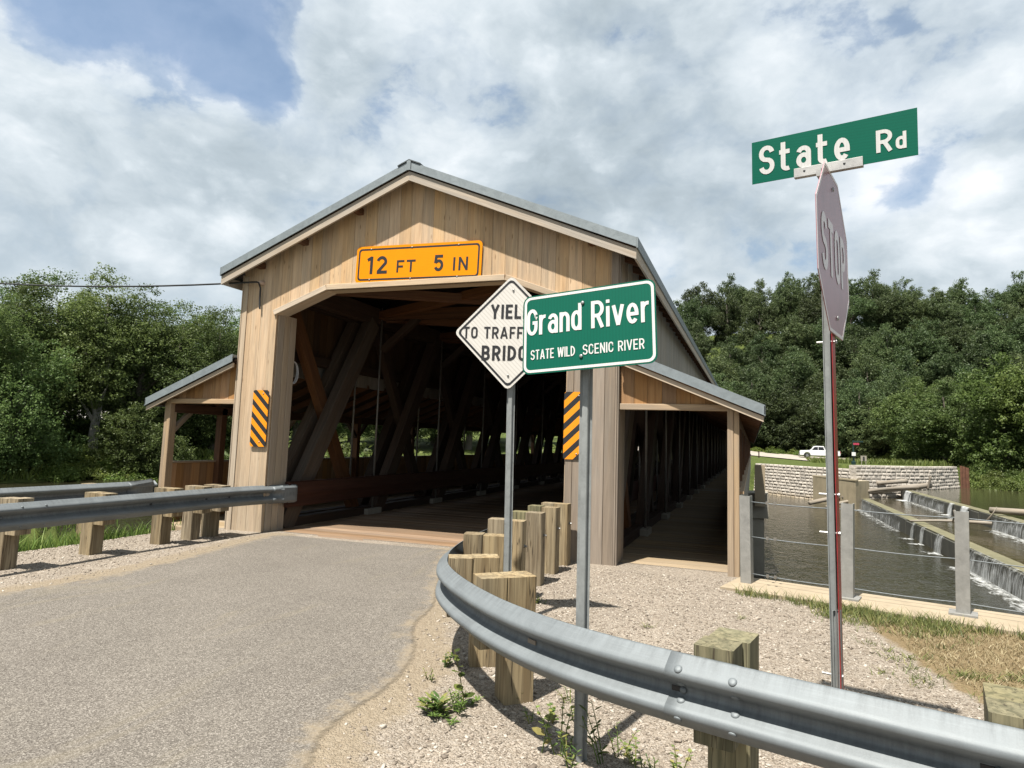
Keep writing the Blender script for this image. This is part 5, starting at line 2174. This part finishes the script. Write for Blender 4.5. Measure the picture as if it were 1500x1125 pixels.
for x in (1.1, 4.72):
    for y in (-.84, .84):
        mb = MB()
        c_ = tp(x, y, .40)
        mb.tube([c_ + Vector((0, -.14, 0)), c_ + Vector((0, -.12, 0)), c_ + Vector((0, .12, 0)), c_ + Vector((0, .14, 0))], [.36, .40, .40, .36], 20)
        w_ = mb.build('wheel', M_TYRE, t)
        mb = MB()
        s = -1 if y < 0 else 1
        mb.disc(c_ + Vector((0, s * .13, 0)), (0, s, 0), .24, .02, 14, 1)
        mb.build('rim', M_RIM, w_)

# lamp-style signpost, notice board, guide posts
M_DGREEN = simple('dark_green_paint', (.01, .035, .03), .4)
M_RED = simple('red_plate', (.42, .04, .08), .5)
M_WP = simple('white_plate', (.75, .75, .72), .5)
gz = float(height(np.array([14.1]), np.array([61.0]))[0])
t = root('signpost', 'dark green signpost with a red plate and a white box on the far wall', 'signpost', (14.1, 61.0, gz))
mb = MB()
mb.tube([(14.1, 61.0, gz), (14.1, 61.0, gz + .3), (14.1, 61.0, gz + .35), (14.1, 61.0, gz + 2.3)], [.2, .2, .09, .06], 10)
mb.build('pole', M_DGREEN, t)
mb = MB()
mb.box((14.34, 60.92, gz + 1.95), (.5, .05, .18))
mb.build('red_plate', M_RED, t)
mb = MB()
mb.box((14.5, 61.0, gz + 2.18), (.9, .05, .12))
mb.build('green_plate', M_DGREEN, t)
mb = MB()
mb.box((14.1, 60.86, gz + 1.0), (.32, .2, .34))
mb.build('white_box', M_WP, t)
t = root('notice_board', 'small pale notice board on two legs above the far split-block wall', 'notice board', (14.95, 61.0, gz))
mb = MB()
mb.box((14.95, 61.0, gz + .62), (.5, .06, .5))
mb.build('board', M_CONCG, t)
mb = MB()
mb.box((14.95, 60.95, gz + .62), (.16, .04, .34))
mb.build('dark_notice', M_GRILL, t)
for dx in (-.18, .18):
    mb = MB()
    mb.box((14.95 + dx, 61.0, gz + .2), (.05, .05, .4))
    mb.build('leg', M_CONCG, t)
pts_ = [(6.0 + k * .95, 92.5 - k * .45) for k in range(9)]
proto = None
for k, (x, y) in enumerate(pts_):
    zg = float(height(np.array([x]), np.array([y]))[0])
    if proto is None:
        proto = root('guide_post', 'short dark wooden guide post in the row before the far road', 'guide post', (x, y, zg), 'guide posts along the far road')
        mb = MB()
        mb.beam((x, y, zg - .1), (x, y, zg + .95), .16, .16, (0, 1, 0), .01)
        gp = mb.build('timber', M_TIM, proto)
    else:
        r = proto.copy()
        COL.objects.link(r)
        c_ = gp.copy()
        COL.objects.link(c_)
        c_.parent = r
        r.location = (x, y, zg)

# ------------------------------------------------------------------ trees
def leaf_cloud(centers, radii, per, size, rng, flat=.75):
    """many small leaf faces scattered in clumps; returns verts, quads, per-vertex tone"""
    n = len(centers) * per
    ci = np.repeat(np.arange(len(centers)), per)
    d = rng.normal(size=(n, 3))
    d /= np.linalg.norm(d, axis=1)[:, None] + 1e-9
    rr = rng.random(n) ** (1 / 2.2)
    pos = centers[ci] + d * (rr * radii[ci])[:, None] * np.array([1, 1, flat])
    nrm = d * .6 + rng.normal(size=(n, 3)) * .55 + np.array([0, 0, .45])
    nrm /= np.linalg.norm(nrm, axis=1)[:, None]
    a = np.cross(nrm, rng.normal(size=(n, 3)))
    a /= np.linalg.norm(a, axis=1)[:, None] + 1e-9
    b = np.cross(nrm, a)
    s = size * (.6 + .8 * rng.random(n))
    a *= s[:, None] * .5
    b *= (s * (.55 + .3 * rng.random(n)))[:, None] * .5
    bend = nrm * (s * .12)[:, None]
    V = np.stack([pos - a, pos - b * .9 + bend, pos + a, pos + b * .9 + bend], 1).reshape(-1, 3)
    F_ = np.arange(4 * n).reshape(n, 4)
    ct = rng.random(len(centers))
    tone = np.clip(.30 * ct[ci] + .5 * rng.random(n) + .1, 0, 1)
    return V, F_, np.repeat(tone, 4)


def make_tree(name, H, Wd, leaves_clumps, per, leaf, mt, seed, low=.12, bark=M_BARK, lobes=9, shape='round'):
    """local-space trunk and crown meshes"""
    rng = np.random.default_rng(seed)
    rs = random.Random(seed)
    # lobes: boughs of foliage arranged around the trunk
    L = []
    for k in range(lobes):
        q = (k + .5) / lobes
        z = H * (low + (1 - low - .10) * q)
        prof = math.sin(math.pi * min(1, (.16 + .74 * q))) ** .7 if shape == 'round' else (1.02 - q) ** .7
        rad = Wd * .5 * prof
        for j in range(3 if 0 < k < lobes - 1 else 1):
            an = rs.random() * 6.283 + j * 2.1
            rr = rad * rs.uniform(.35, .8)
            L.append((math.cos(an) * rr, math.sin(an) * rr, z + rs.uniform(-.04, .04) * H, rad * rs.uniform(.38, .62) + .25))
    L.append((rs.uniform(-.3, .3), rs.uniform(-.3, .3), H * .93, Wd * .13 + .2))
    L = np.array(L)
    cl, cr = [], []
    w = L[:, 3] ** 2
    pick = rng.choice(len(L), leaves_clumps, p=w / w.sum())
    d = rng.normal(size=(leaves_clumps, 3))
    d /= np.linalg.norm(d, axis=1)[:, None]
    rr = rng.random(leaves_clumps) ** .4
    C = L[pick, :3] + d * (rr * L[pick, 3])[:, None] * np.array([1, 1, .8])
    C[:, 2] = np.maximum(C[:, 2], H * low * .6)
    cr = (.28 + .5 * rng.random(leaves_clumps)) * Wd / 9
    V, F_, tone = leaf_cloud(C, cr, per, leaf, rng)
    crown = np_mesh(name + '_crown', V, F_, mt, {'rnd': tone})
    mb = MB()
    n = 7
    tp_ = [(rs.uniform(-.12, .12) * (i > 0), rs.uniform(-.12, .12) * (i > 0), -.4 + (H * .82 + .4) * i / (n - 1)) for i in range(n)]
    mb.tube(tp_, [H * .022 * (1 - .8 * i / (n - 1)) + .02 for i in range(n)], 8)
    for k in range(min(len(L), 16)):
        c_ = L[k]
        b0 = Vector((0, 0, max(H * .15, c_[2] - Wd * .28)))
        e = Vector(c_[:3])
        mb.tube([b0, b0.lerp(e, .5) + Vector((0, 0, .25)), e], [H * .008 + .02, H * .006 + .015, .02], 6)
    me_ = bpy.data.meshes.new(name + '_trunk')
    me_.from_pydata(mb.v, [], mb.f)
    at = me_.attributes.new('gc', 'FLOAT_VECTOR', 'POINT')
    at.data.foreach_set('vector', np.array(mb.g, dtype=np.float32).ravel())
    at = me_.attributes.new('rnd', 'FLOAT', 'POINT')
    at.data.foreach_set('value', np.array(mb.r, dtype=np.float32))
    me_.materials.append(bark)
    return me_, crown


def place_tree(meshes, name, label, cat, loc, rz, sc, group=None, mt=None):
    t = root(name, label, cat, loc, group)
    t.rotation_euler = (0, 0, rz)
    t.scale = sc
    for nm, me_ in (('trunk', meshes[0]), ('crown', meshes[1])):
        if me_ is None:
            continue
        o = link(bpy.data.objects.new(nm, me_))
        o.parent = t
        if mt and nm == 'crown':
            o.material_slots[0].link = 'OBJECT'
            o.material_slots[0].material = mt
    return t


def gh(x, y):
    return float(height(np.array([float(x)]), np.array([float(y)]))[0])


def from_px(px, dist):
    """plan position seen at a photo column, at a distance from the viewpoint"""
    a = YAW - math.atan((px - 754) / 972.3)
    return CAM.x - math.sin(a) * dist, CAM.y + math.cos(a) * dist


LT = [make_tree('sycamore', 17.6, 10.0, 1700, 32, .175, M_LEAF_L, 100 + k, .09, M_BARK, 11) for k in range(4)]
LT_PALE = make_tree('sycamore_pale', 18.5, 9.6, 1300, 32, .175, M_LEAF_L, 130, .24, M_BARKP, 9)
left_spec = [  # photo column, distance, height scale, width scale, label
    (-60, 60, .90, 1.0, 'bright leafy tree at the far left edge, partly out of frame'),
    (15, 66, .92, 1.0, 'leafy tree second from the left edge, behind the low leaning tree'),
    (75, 68, 1.00, .95, 'dense green tree left of the pale-trunked tree'),
    (205, 66, .98, 1.0, 'rounded green tree just right of the pale-trunked tree'),
    (262, 68, .93, .95, 'green tree behind the left walkway roof, with a ragged top'),
    (318, 69, .94, .85, 'airy-topped tree beside the left corner of the portal'),
    (372, 74, .96, 1.0, 'tree partly hidden by the left pier of the portal'),
    (440, 78, 1.0, 1.1, 'green tree seen through the first truss bay of the bridge'),
    (520, 82, 1.0, 1.1, 'green tree seen through the second truss bay of the bridge'),
    (600, 84, 1.0, 1.1, 'green tree seen through the third truss bay of the bridge'),
    (690, 86, 1.0, 1.1, 'green tree seen through the deep truss bays near the yield sign'),
    (780, 90, 1.0, 1.1, 'green tree at the far bridge end, glimpsed past the yield sign'),
]
for k, (px, dist, hs_, ws_, lab) in enumerate(left_spec):
    x, y = from_px(px, dist * (1.19 if px < 400 else 1.12))
    hs_, ws_ = hs_ * 1.05, ws_ * 1.2
    place_tree(LT[k % 4], 'tree', lab, 'tree', (x, y, gh(x, y) - .2), random.random() * 6, (ws_, ws_, hs_), 'trees on the left bank')
x, y = from_px(146, 77)
place_tree(LT_PALE, 'tree', 'tall tree with a pale bare trunk in the middle of the left bank', 'tree', (x, y, gh(x, y) - .1), 1.0, (1.12, 1.12, 1.03), 'trees on the left bank')
x, y = from_px(30, 70.5)
place_tree(make_tree('low_tree', 9.6, 9.5, 1300, 30, .17, M_LEAF_L, 77, .0, M_BARK, 7), 'tree', 'low spreading tree overhanging the river at the lower left', 'tree', (x, y, gh(x, y)), .6, (1.1, 1.1, 1.15), 'trees on the left bank')
x, y = from_px(222, 74)
place_tree(make_tree('low_tree', 6.6, 8.0, 900, 30, .17, M_LEAF_L, 79, .0, M_BARK, 6), 'tree', 'short bushy tree on the bank beside the left walkway', 'tree', (x, y, gh(x, y)), 2.6, (1.0, 1.0, 1.0), 'trees on the left bank')
# second row to close the gaps
for k, px in enumerate((-20, 45, 110, 175, 240, 300, 345, 410, 480, 560, 640, 730)):
    x, y = from_px(px, 104 + 7 * (k % 2))
    place_tree(LT[(k + 1) % 4], 'tree', 'green tree in the second row on the left bank, mostly hidden behind nearer trees', 'tree', (x, y, gh(x, y) - .2), random.random() * 6,
               (1.40, 1.40, 1.12), 'second row of trees on the left bank')

HT = [make_tree('hill_tree', 13.5, 10.5, 1100, 32, .27, M_LEAF_R, 200 + k, .04, M_BARK, 7) for k in range(5)]
hill_pos = []
rs = random.Random(5)
for dist, px0, px1, step, hb in ((127, 1080, 1660, 58, .80), (130, 965, 1650, 60, .98), (134, 940, 1640, 56, 1.05), (147, 930, 1640, 52, 1.1), (160, 925, 1640, 50, 1.12), (174, 925, 1640, 48, 1.12), (188, 930, 1640, 46, 1.15)):
    px = px0 + rs.uniform(0, 20)
    while px < px1:
        hill_pos.append((px, dist + rs.uniform(-4, 4), hb * rs.uniform(.82, 1.12), rs.uniform(.85, 1.15)))
        px += step * rs.uniform(.8, 1.2)
for k, (px, dist, hs_, ws_) in enumerate(hill_pos):
    x, y = from_px(px, dist)
    place_tree(HT[k % 5], 'tree', 'dark green tree in the dense wood covering the hillside across the river', 'tree', (x, y, gh(x, y) - .3), rs.random() * 6.28, (ws_, ws_, hs_), 'trees on the wooded hillside')
for k, (px, dist, hs_, ws_, lab) in enumerate(((1475, 92, .98, 1.05, 'bright green tree at the right edge of the photo, lighter than the wood'),
                                              (1385, 98, .82, .95, 'mid green rounded tree standing forward of the wood, left of the bright one'),
                                              (1560, 90, 1.1, 1.1, 'tall bright green tree just past the right edge'),
                                              (1345, 108, .95, .9, 'fresh green tree at the foot of the hill above the rusty sheet piling'))):
    x, y = from_px(px, dist)
    place_tree(HT[(k + 2) % 5], 'tree', lab, 'tree', (x, y, gh(x, y) - .2), k * 1.7, (ws_, ws_, hs_), None, M_LEAF_Y if k in (0, 2) else M_LEAF_L)


# bank shrubs
def make_shrub(name, H, Wd, clumps, per, leaf, mt, seed):
    rng = np.random.default_rng(seed)
    C = rng.normal(size=(clumps, 3)) * np.array([Wd * .26, Wd * .26, 0])
    r = np.hypot(C[:, 0], C[:, 1]) / (Wd * .5)
    C[:, 2] = H * np.clip(1 - r ** 2, .1, 1) * (.25 + .7 * rng.random(clumps))
    V, F_, tone = leaf_cloud(C, np.full(clumps, Wd * .12 + .05), per, leaf, rng)
    return np_mesh(name, V, F_, mt, {'rnd': tone})


SH = [make_shrub('shrub_leaves', 1.4, 3.4, 80, 26, .2, M_LEAF_B, 300 + k) for k in range(3)]
spots = []
for k in range(34):
    px = -10 + k * 8.2 + rs.uniform(-5, 5)
    dist = rs.choice((70.2, 71.5, 73, 75)) + rs.uniform(-.6, .6)
    spots.append((px, dist, 'bright green bank shrub', 'shrubs on the left river bank', 'low bright green shrub in the undergrowth along the left river bank', .9))
for k in range(26):
    px = -15 + k * 15 + rs.uniform(-5, 5)
    spots.append((px, 84 + rs.uniform(0, 12), '', 'bushes under the left trees', 'dark bush filling the shade beneath the left bank trees', 2.1))
for k in range(22):
    px = 395 + k * 20
    spots.append((px, 66 + rs.uniform(0, 10), '', 'shrubs seen through the bridge', 'yellow-green shrub on the far bank glimpsed through the bridge openings', 2.7))
for k in range(20):
    px = 1412 + rs.uniform(0, 110)
    spots.append((px, rs.uniform(76, 92), '', 'shrubs on the right river bank', 'yellow-green shrub on the grassy bank right of the sheet piling', .8))
for k in range(26):
    px = rs.uniform(1108, 1420)
    spots.append((px, rs.uniform(121, 126), '', 'shrubs at the foot of the hill', 'low green shrub at the foot of the wooded hill beyond the far road', .8))
for k, (px, dist, _, grp, lab, sc) in enumerate(spots):
    x, y = from_px(px, dist)
    o = link(bpy.data.objects.new('shrub', SH[k % 3]))
    o.location = (x, y, gh(x, y) - .05)
    o.rotation_euler = (0, 0, rs.random() * 6.28)
    o.scale = (sc * rs.uniform(.8, 1.2), sc * rs.uniform(.8, 1.2), sc * rs.uniform(.7, 1.2))
    tag(o, lab, 'shrub', grp)
    if 'right river bank' in grp or 'through the bridge' in grp:
        o.material_slots[0].link = 'OBJECT'
        o.material_slots[0].material = M_LEAF_Y

# picnic shelter among the left trees
t = root('picnic_shelter', 'pale-roofed open picnic shelter half hidden behind the left bank trees', 'shelter', (-62, 40, 0))
cx_, cy_ = from_px(103, 96)
zz = gh(cx_, cy_)
t.location = (cx_, cy_, zz)
dirv = Vector((math.cos(YAW + .9 - 1.45), math.sin(YAW + .9 - 1.45), 0)).normalized()
vx = Vector((cx_ - CAM.x, cy_ - CAM.y, 0)).normalized()
sd = Vector((vx.y, -vx.x, 0))
c_ = Vector((cx_, cy_, zz))
M_ROOFP = simple('pale_shingles', (.42, .40, .37), .9, 0, .15, 3)
mb = MB()
for s in (-1, 1):
    a = [c_ + sd * (-4.2) + Vector((0, 0, 3.3)), c_ + sd * 4.2 + Vector((0, 0, 3.3)), c_ + sd * 4.6 + vx * (s * 2.6) + Vector((0, 0, 2.1)), c_ + sd * -4.6 + vx * (s * 2.6) + Vector((0, 0, 2.1))]
    mb.hexa(a + [p + Vector((0, 0, .12)) for p in a])
mb.build('roof', M_ROOFP, t)
for k in range(5):
    for s in (-1, 1):
        p = c_ + sd * (-4 + 2 * k) + vx * (s * 2.2)
        mb = MB()
        mb.beam(p + Vector((0, 0, -.2)), p + Vector((0, 0, 2.25)), .18, .18, (0, 1, 0))
        mb.build('post', M_TIM, t)
mb = MB()
mb.beam(c_ + sd * -3 + vx * -.6 + Vector((0, 0, .74)), c_ + sd * 3 + vx * -.6 + Vector((0, 0, .74)), .8, .06)
mb.beam(c_ + sd * -3 + vx * -1.5 + Vector((0, 0, .42)), c_ + sd * 3 + vx * -1.5 + Vector((0, 0, .42)), .3, .05)
mb.build('picnic_bench', M_TIM, t)
mb = MB()
p0, p1 = c_ + sd * -14 + vx * 6, c_ + sd * 8 + vx * 6
mb.add([p0 + Vector((0, 0, .25)), p1 + Vector((0, 0, .25)), p1 + vx * 9 + Vector((0, 0, .6)), p0 + vx * 9 + Vector((0, 0, .6))], [(0, 1, 2, 3)])
struct(mb.build('park_drive', M_FROAD))

# ------------------------------------------------------------------ loose stones, grass, weeds
def scatter_ok(x, y):
    """gravel only: off the asphalt, the decks and the wall"""
    poly = np.array([(-2.2, 0)] + ASPH_L[1:] + [(-3, -40), (60, -40)] + ASPH_R[::-1])
    on = in_poly(x, y, poly)
    return (~on) & (y < -.32)


n0 = 30000
sx = np.concatenate([RNG.uniform(2.0, 7.4, n0), RNG.uniform(-4.6, -1.6, n0 // 4)])
sy = np.concatenate([RNG.uniform(-7.2, -.32, n0), RNG.uniform(-5.2, -.2, n0 // 4)])
keep = scatter_ok(sx, sy)
tf_ = sstep(-0.15, 0.5, (sx - 6.05) + 0.35 * (sy + 2.3) * 0.55) * sstep(-4.6, -3.4, sy + .5 * (sx - 6.5))
keep &= ~((tf_ > .35) & (sx > 4.8))
keep &= ~((sx > 4.95) & (sy > -.95 - (sx - 5) * .27))
sx, sy = sx[keep], sy[keep]
dA_ = np.minimum(dist_line(sx, sy, ASPH_R), dist_line(sx, sy, ASPH_L))
keep = RNG.random(len(sx)) < np.clip(.12 + dA_ / 1.0, 0, 1)
sx, sy = sx[keep], sy[keep]
sz = height(sx, sy)
ns = len(sx)
# eight-cornered chips
cube = np.array([(i, j, k) for k in (-1, 1) for j in (-1, 1) for i in (-1, 1)], float)
cf = np.array([(0, 2, 3, 1), (4, 5, 7, 6), (0, 1, 5, 4), (2, 6, 7, 3), (0, 4, 6, 2), (1, 3, 7, 5)])
size = .0038 + .0075 * RNG.random(ns) ** 2.4
big = RNG.random(ns) < .012
size[big] *= 1.9
V = cube[None] * (.62 + .38 * RNG.random((ns, 8, 3))) * size[:, None, None] * np.stack([1 + RNG.random(ns) * .6, .7 + RNG.random(ns) * .5, .5 + RNG.random(ns) * .35], -1)[:, None, :]
an = RNG.random(ns) * 6.283
ca, sa = np.cos(an)[:, None], np.sin(an)[:, None]
tilt = (RNG.random(ns)[:, None] - .5) * 1.0
vx_, vy_, vz_ = V[..., 0], V[..., 1], V[..., 2]
vz2 = vz_ + vx_ * tilt
V = np.stack([vx_ * ca - vy_ * sa + sx[:, None], vx_ * sa + vy_ * ca + sy[:, None], vz2 + sz[:, None] + size[:, None] * .25], -1).reshape(-1, 3)
F_ = (cf[None] + (np.arange(ns) * 8)[:, None, None]).reshape(-1, 4)
me = np_mesh('loose_gravel', V, F_, M_STONE, {'rnd': np.repeat(RNG.random(ns), 8)})
struct(link(bpy.data.objects.new('loose_gravel', me)), 'stuff')


def blades(xs_, ys_, hmin, hmax, width, rng, lean=.5, zs=None):
    n = len(xs_)
    zs = height(xs_, ys_) if zs is None else zs
    an = rng.random(n) * 6.283
    h = hmin + (hmax - hmin) * rng.random(n) ** 1.5
    ln = lean * h * (.3 + rng.random(n))
    la = rng.random(n) * 6.283
    w = width * (.6 + .8 * rng.random(n))
    dx, dy = np.cos(an) * w, np.sin(an) * w
    lx, ly = np.cos(la) * ln, np.sin(la) * ln
    b = np.stack([xs_, ys_, zs - .005], -1)
    z_ = np.zeros(n)
    A = b + np.stack([-dx, -dy, z_], -1)
    B = b + np.stack([dx, dy, z_], -1)
    m1 = b + np.stack([lx * .35, ly * .35, h * .6], -1)
    C_ = m1 + np.stack([dx * .8, dy * .8, z_], -1)
    D_ = m1 + np.stack([-dx * .8, -dy * .8, z_], -1)
    tpx = b + np.stack([lx, ly, h], -1)
    E_ = tpx + np.stack([dx * .1, dy * .1, z_], -1)
    G_ = tpx - np.stack([dx * .1, dy * .1, z_], -1)
    V = np.stack([A, B, C_, D_, E_, G_], 1).reshape(-1, 3)
    i0 = np.arange(n) * 6
    F_ = np.concatenate([np.stack([i0, i0 + 1, i0 + 2, i0 + 3], -1), np.stack([i0 + 3, i0 + 2, i0 + 4, i0 + 5], -1)])
    return V, F_, np.repeat(rng.random(n), 6)


# green tufts along the edge of the coping and in the dry turf
tc_ = []
for k in range(105):
    x = 4.98 + 4.2 * RNG.random() ** .8
    edge = -.92 - (x - 5.0) * .272
    tc_.append((x, edge - abs(RNG.normal()) * .10 - .01, .10, 1.0))
for k in range(130):
    x = RNG.uniform(5.75, 6.9)
    edge = -.92 - (x - 5.0) * .272
    tc_.append((x, edge - abs(RNG.normal()) * .35, .12, .7))
for k in range(40):
    x = RNG.uniform(6.0, 7.6)
    tc_.append((x, -2.6 - RNG.random() * 1.0 - (x - 6.2) * .5, .09, .45))
for (x, y) in ((6.15, -2.75), (6.28, -2.9), (6.55, -3.2), (5.0, -2.2), (4.2, -2.9), (4.35, -3.8), (5.0, -1.06), (4.95, -1.0)):
    tc_.append((x, y, .04, .4))
X_, Y_, H_ = [], [], []
for x, y, sp_, hh in tc_:
    m_ = 26
    X_.append(x + RNG.normal(size=m_) * sp_ * .55)
    Y_.append(y + RNG.normal(size=m_) * sp_ * .45)
    H_.append(np.full(m_, hh))
X_, Y_, H_ = np.concatenate(X_), np.concatenate(Y_), np.concatenate(H_)
ok = Y_ < -.90 - (X_ - 5.0) * .272
X_, Y_, H_ = X_[ok], Y_[ok], H_[ok]
V, F_, tn = blades(X_, Y_, .035, .14, .003, RNG, .85)
V = V.reshape(-1, 6, 3)
z0 = height(X_, Y_)[:, None]
V[..., 2] = z0 + (V[..., 2] - z0) * H_[:, None]
me = np_mesh('green_grass', V.reshape(-1, 3), F_, M_GRASS, {'rnd': tn})
struct(link(bpy.data.objects.new('green_grass', me)), 'stuff')
X_ = RNG.uniform(5.9, 9.0, 26000)
Y_ = RNG.uniform(-4.2, -1.1, 26000)
tf_ = sstep(-0.15, 0.5, (X_ - 6.05) + 0.35 * (Y_ + 2.3) * 0.55) * sstep(-4.6, -3.4, Y_ + .5 * (X_ - 6.5))
ok = (Y_ < -.95 - (X_ - 5.0) * .272) & (tf_ + (wob(X_ * 4, Y_ * 4)) * .3 > .55)
V, F_, tn = blades(X_[ok], Y_[ok], .01, .045, .003, RNG, 1.4)
me = np_mesh('dry_grass', V, F_, M_STRAW, {'rnd': tn})
struct(link(bpy.data.objects.new('dry_grass', me)), 'stuff')
# rough growth on the left verge
X_ = RNG.uniform(-9.5, -4.3, 24000)
Y_ = RNG.uniform(-7.5, .1, 24000)
ok = (X_ < -4.55 + .25 * wob(X_ * 3, Y_ * 3)) & (Y_ < -.2 + (X_ + 5.2) * .29)
V, F_, tn = blades(X_[ok], Y_[ok], .08, .32, .007, RNG, .6)
me = np_mesh('verge_growth', V, F_, M_LEAF_B, {'rnd': tn})
struct(link(bpy.data.objects.new('verge_growth', me)), 'stuff')
# low green cover on the left bank
X_ = RNG.uniform(-75, -38, 26000)
Y_ = RNG.uniform(14, 56, 26000)
dF = dist_line(X_, Y_, FAR)
ok = ~in_poly(X_, Y_, RIV) & (dF > .3) & (dF < 9)
V, F_, tn = blades(X_[ok], Y_[ok], .35, 1.0, .09, RNG, .7)
me = np_mesh('bank_cover', V, F_, M_LEAF_B, {'rnd': tn})
struct(link(bpy.data.objects.new('bank_cover', me)), 'stuff')
# tall grass on the right far bank
X_ = RNG.uniform(13, 60, 30000)
Y_ = RNG.uniform(58, 106, 30000)
ok = ~in_poly(X_, Y_, RIV) & (dist_line(X_, Y_, FAR) > 1.2) & (Y_ - 64 > -.35 * (X_ - 30)) & ((X_ > 24.6) | (Y_ > 72))
V, F_, tn = blades(X_[ok], Y_[ok], .25, .8, .05, RNG, .6)
me = np_mesh('bank_grass', V, F_, M_LEAF_Y, {'rnd': tn})
struct(link(bpy.data.objects.new('bank_grass', me)), 'stuff')


def weed(x, y, h, nleaf, lsize, label, seed, broad=False, mt=None, stems=1):
    rng = np.random.default_rng(seed)
    t = root('weed', label, 'weed', (x, y, 0), 'weeds in the gravel by the guardrail')
    mb = MB()
    VV, FF = [], []
    for s in range(stems):
        a = rng.random() * 6.28
        sx_, sy_ = (np.cos(a) * .03 * s, np.sin(a) * .03 * s)
        tipp = Vector((x + sx_ + np.cos(a) * h * .25, y + sy_ + np.sin(a) * h * .25, h * (1 - .12 * s)))
        b = Vector((x + sx_ * .5, y + sy_ * .5, -.01))
        mid = b.lerp(tipp, .5) + Vector((0, 0, h * .08))
        mb.tube([b, mid, tipp], [.0035, .003, .0015], 6)
        for k in range(nleaf):
            q = .12 + .88 * (k + .5) / nleaf
            p = b.lerp(mid, q * 2) if q < .5 else mid.lerp(tipp, q * 2 - 1)
            an_ = k * 2.4 + rng.random()
            d_ = Vector((math.cos(an_), math.sin(an_), .25 + .5 * rng.random())).normalized()
            sd_ = d_.cross(Vector((0, 0, 1))).normalized()
            L_ = lsize * (.7 + .6 * rng.random()) * (1.1 - .4 * q)
            w_ = L_ * (.42 if broad else .14)
            i0 = len(VV)
            VV += [p, p + d_ * L_ * .35 + sd_ * w_, p + d_ * L_ * .75 + sd_ * w_ * .7 - Vector((0, 0, L_ * .05)), p + d_ * L_ - Vector((0, 0, L_ * .14)),
                   p + d_ * L_ * .75 - sd_ * w_ * .7 - Vector((0, 0, L_ * .05)), p + d_ * L_ * .35 - sd_ * w_]
            FF += [(i0, i0 + 1, i0 + 2, i0 + 5), (i0 + 5, i0 + 2, i0 + 3, i0 + 4)]
    mb.build('stem', M_WEED, t)
    ml = MB()
    ml.add(VV, FF)
    ml.r = list(np.repeat(rng.random(len(VV) // 6), 6))
    ml.build('leaves', mt or M_WEED, t)


weed(3.42, -5.25, .34, 9, .07, 'tall round-leaved weed in front of the nearest wood guardrail post', 1, True, M_LEAF_B)
weed(3.40, -5.33, .13, 22, .045, 'bushy fine-leaved weed clump at the foot of the nearest wood post', 2, False, M_LEAF_B, 9)
weed(3.30, -5.42, .09, 16, .10, 'flat grassy weed left of the bushy clump', 3, False, M_WEED, 4)
weed(4.03, -5.62, .22, 5, .08, 'two-leaved weed standing in the guardrail shadow', 4, True)
weed(4.13, -5.60, .32, 9, .035, 'tall leafy weed close to the left side of the green sign post', 5, True, None, 3)
weed(4.20, -5.72, .16, 10, .05, 'spiky weed in front of the foot of the green sign post', 6, False, None, 4)
weed(4.36, -5.60, .32, 7, .07, 'tall upright bright weed right of the green sign post', 7, False, M_LEAF_B, 3)
weed(4.42, -5.50, .16, 9, .04, 'small reddish weed behind the upright bright weed', 8, False, None, 3)
for k, (x, y) in enumerate(((4.52, -5.55), (4.62, -5.58), (4.74, -5.60), (4.58, -5.70), (4.80, -5.72), (3.86, -5.28), (3.98, -5.22), (4.08, -5.15), (2.98, -4.62), (3.0, -4.9), (3.66, -5.05), (3.05, -2.50), (2.98, -2.52), (3.2, -1.3), (3.74, -4.4), (4.0, -4.9))):
    weed(x, y,   .06 + .09 * rs.random(), 7, .035, 'small ragged weed sprouting from the gravel near the guardrail', 20 + k, k % 2 == 0, None, 3)
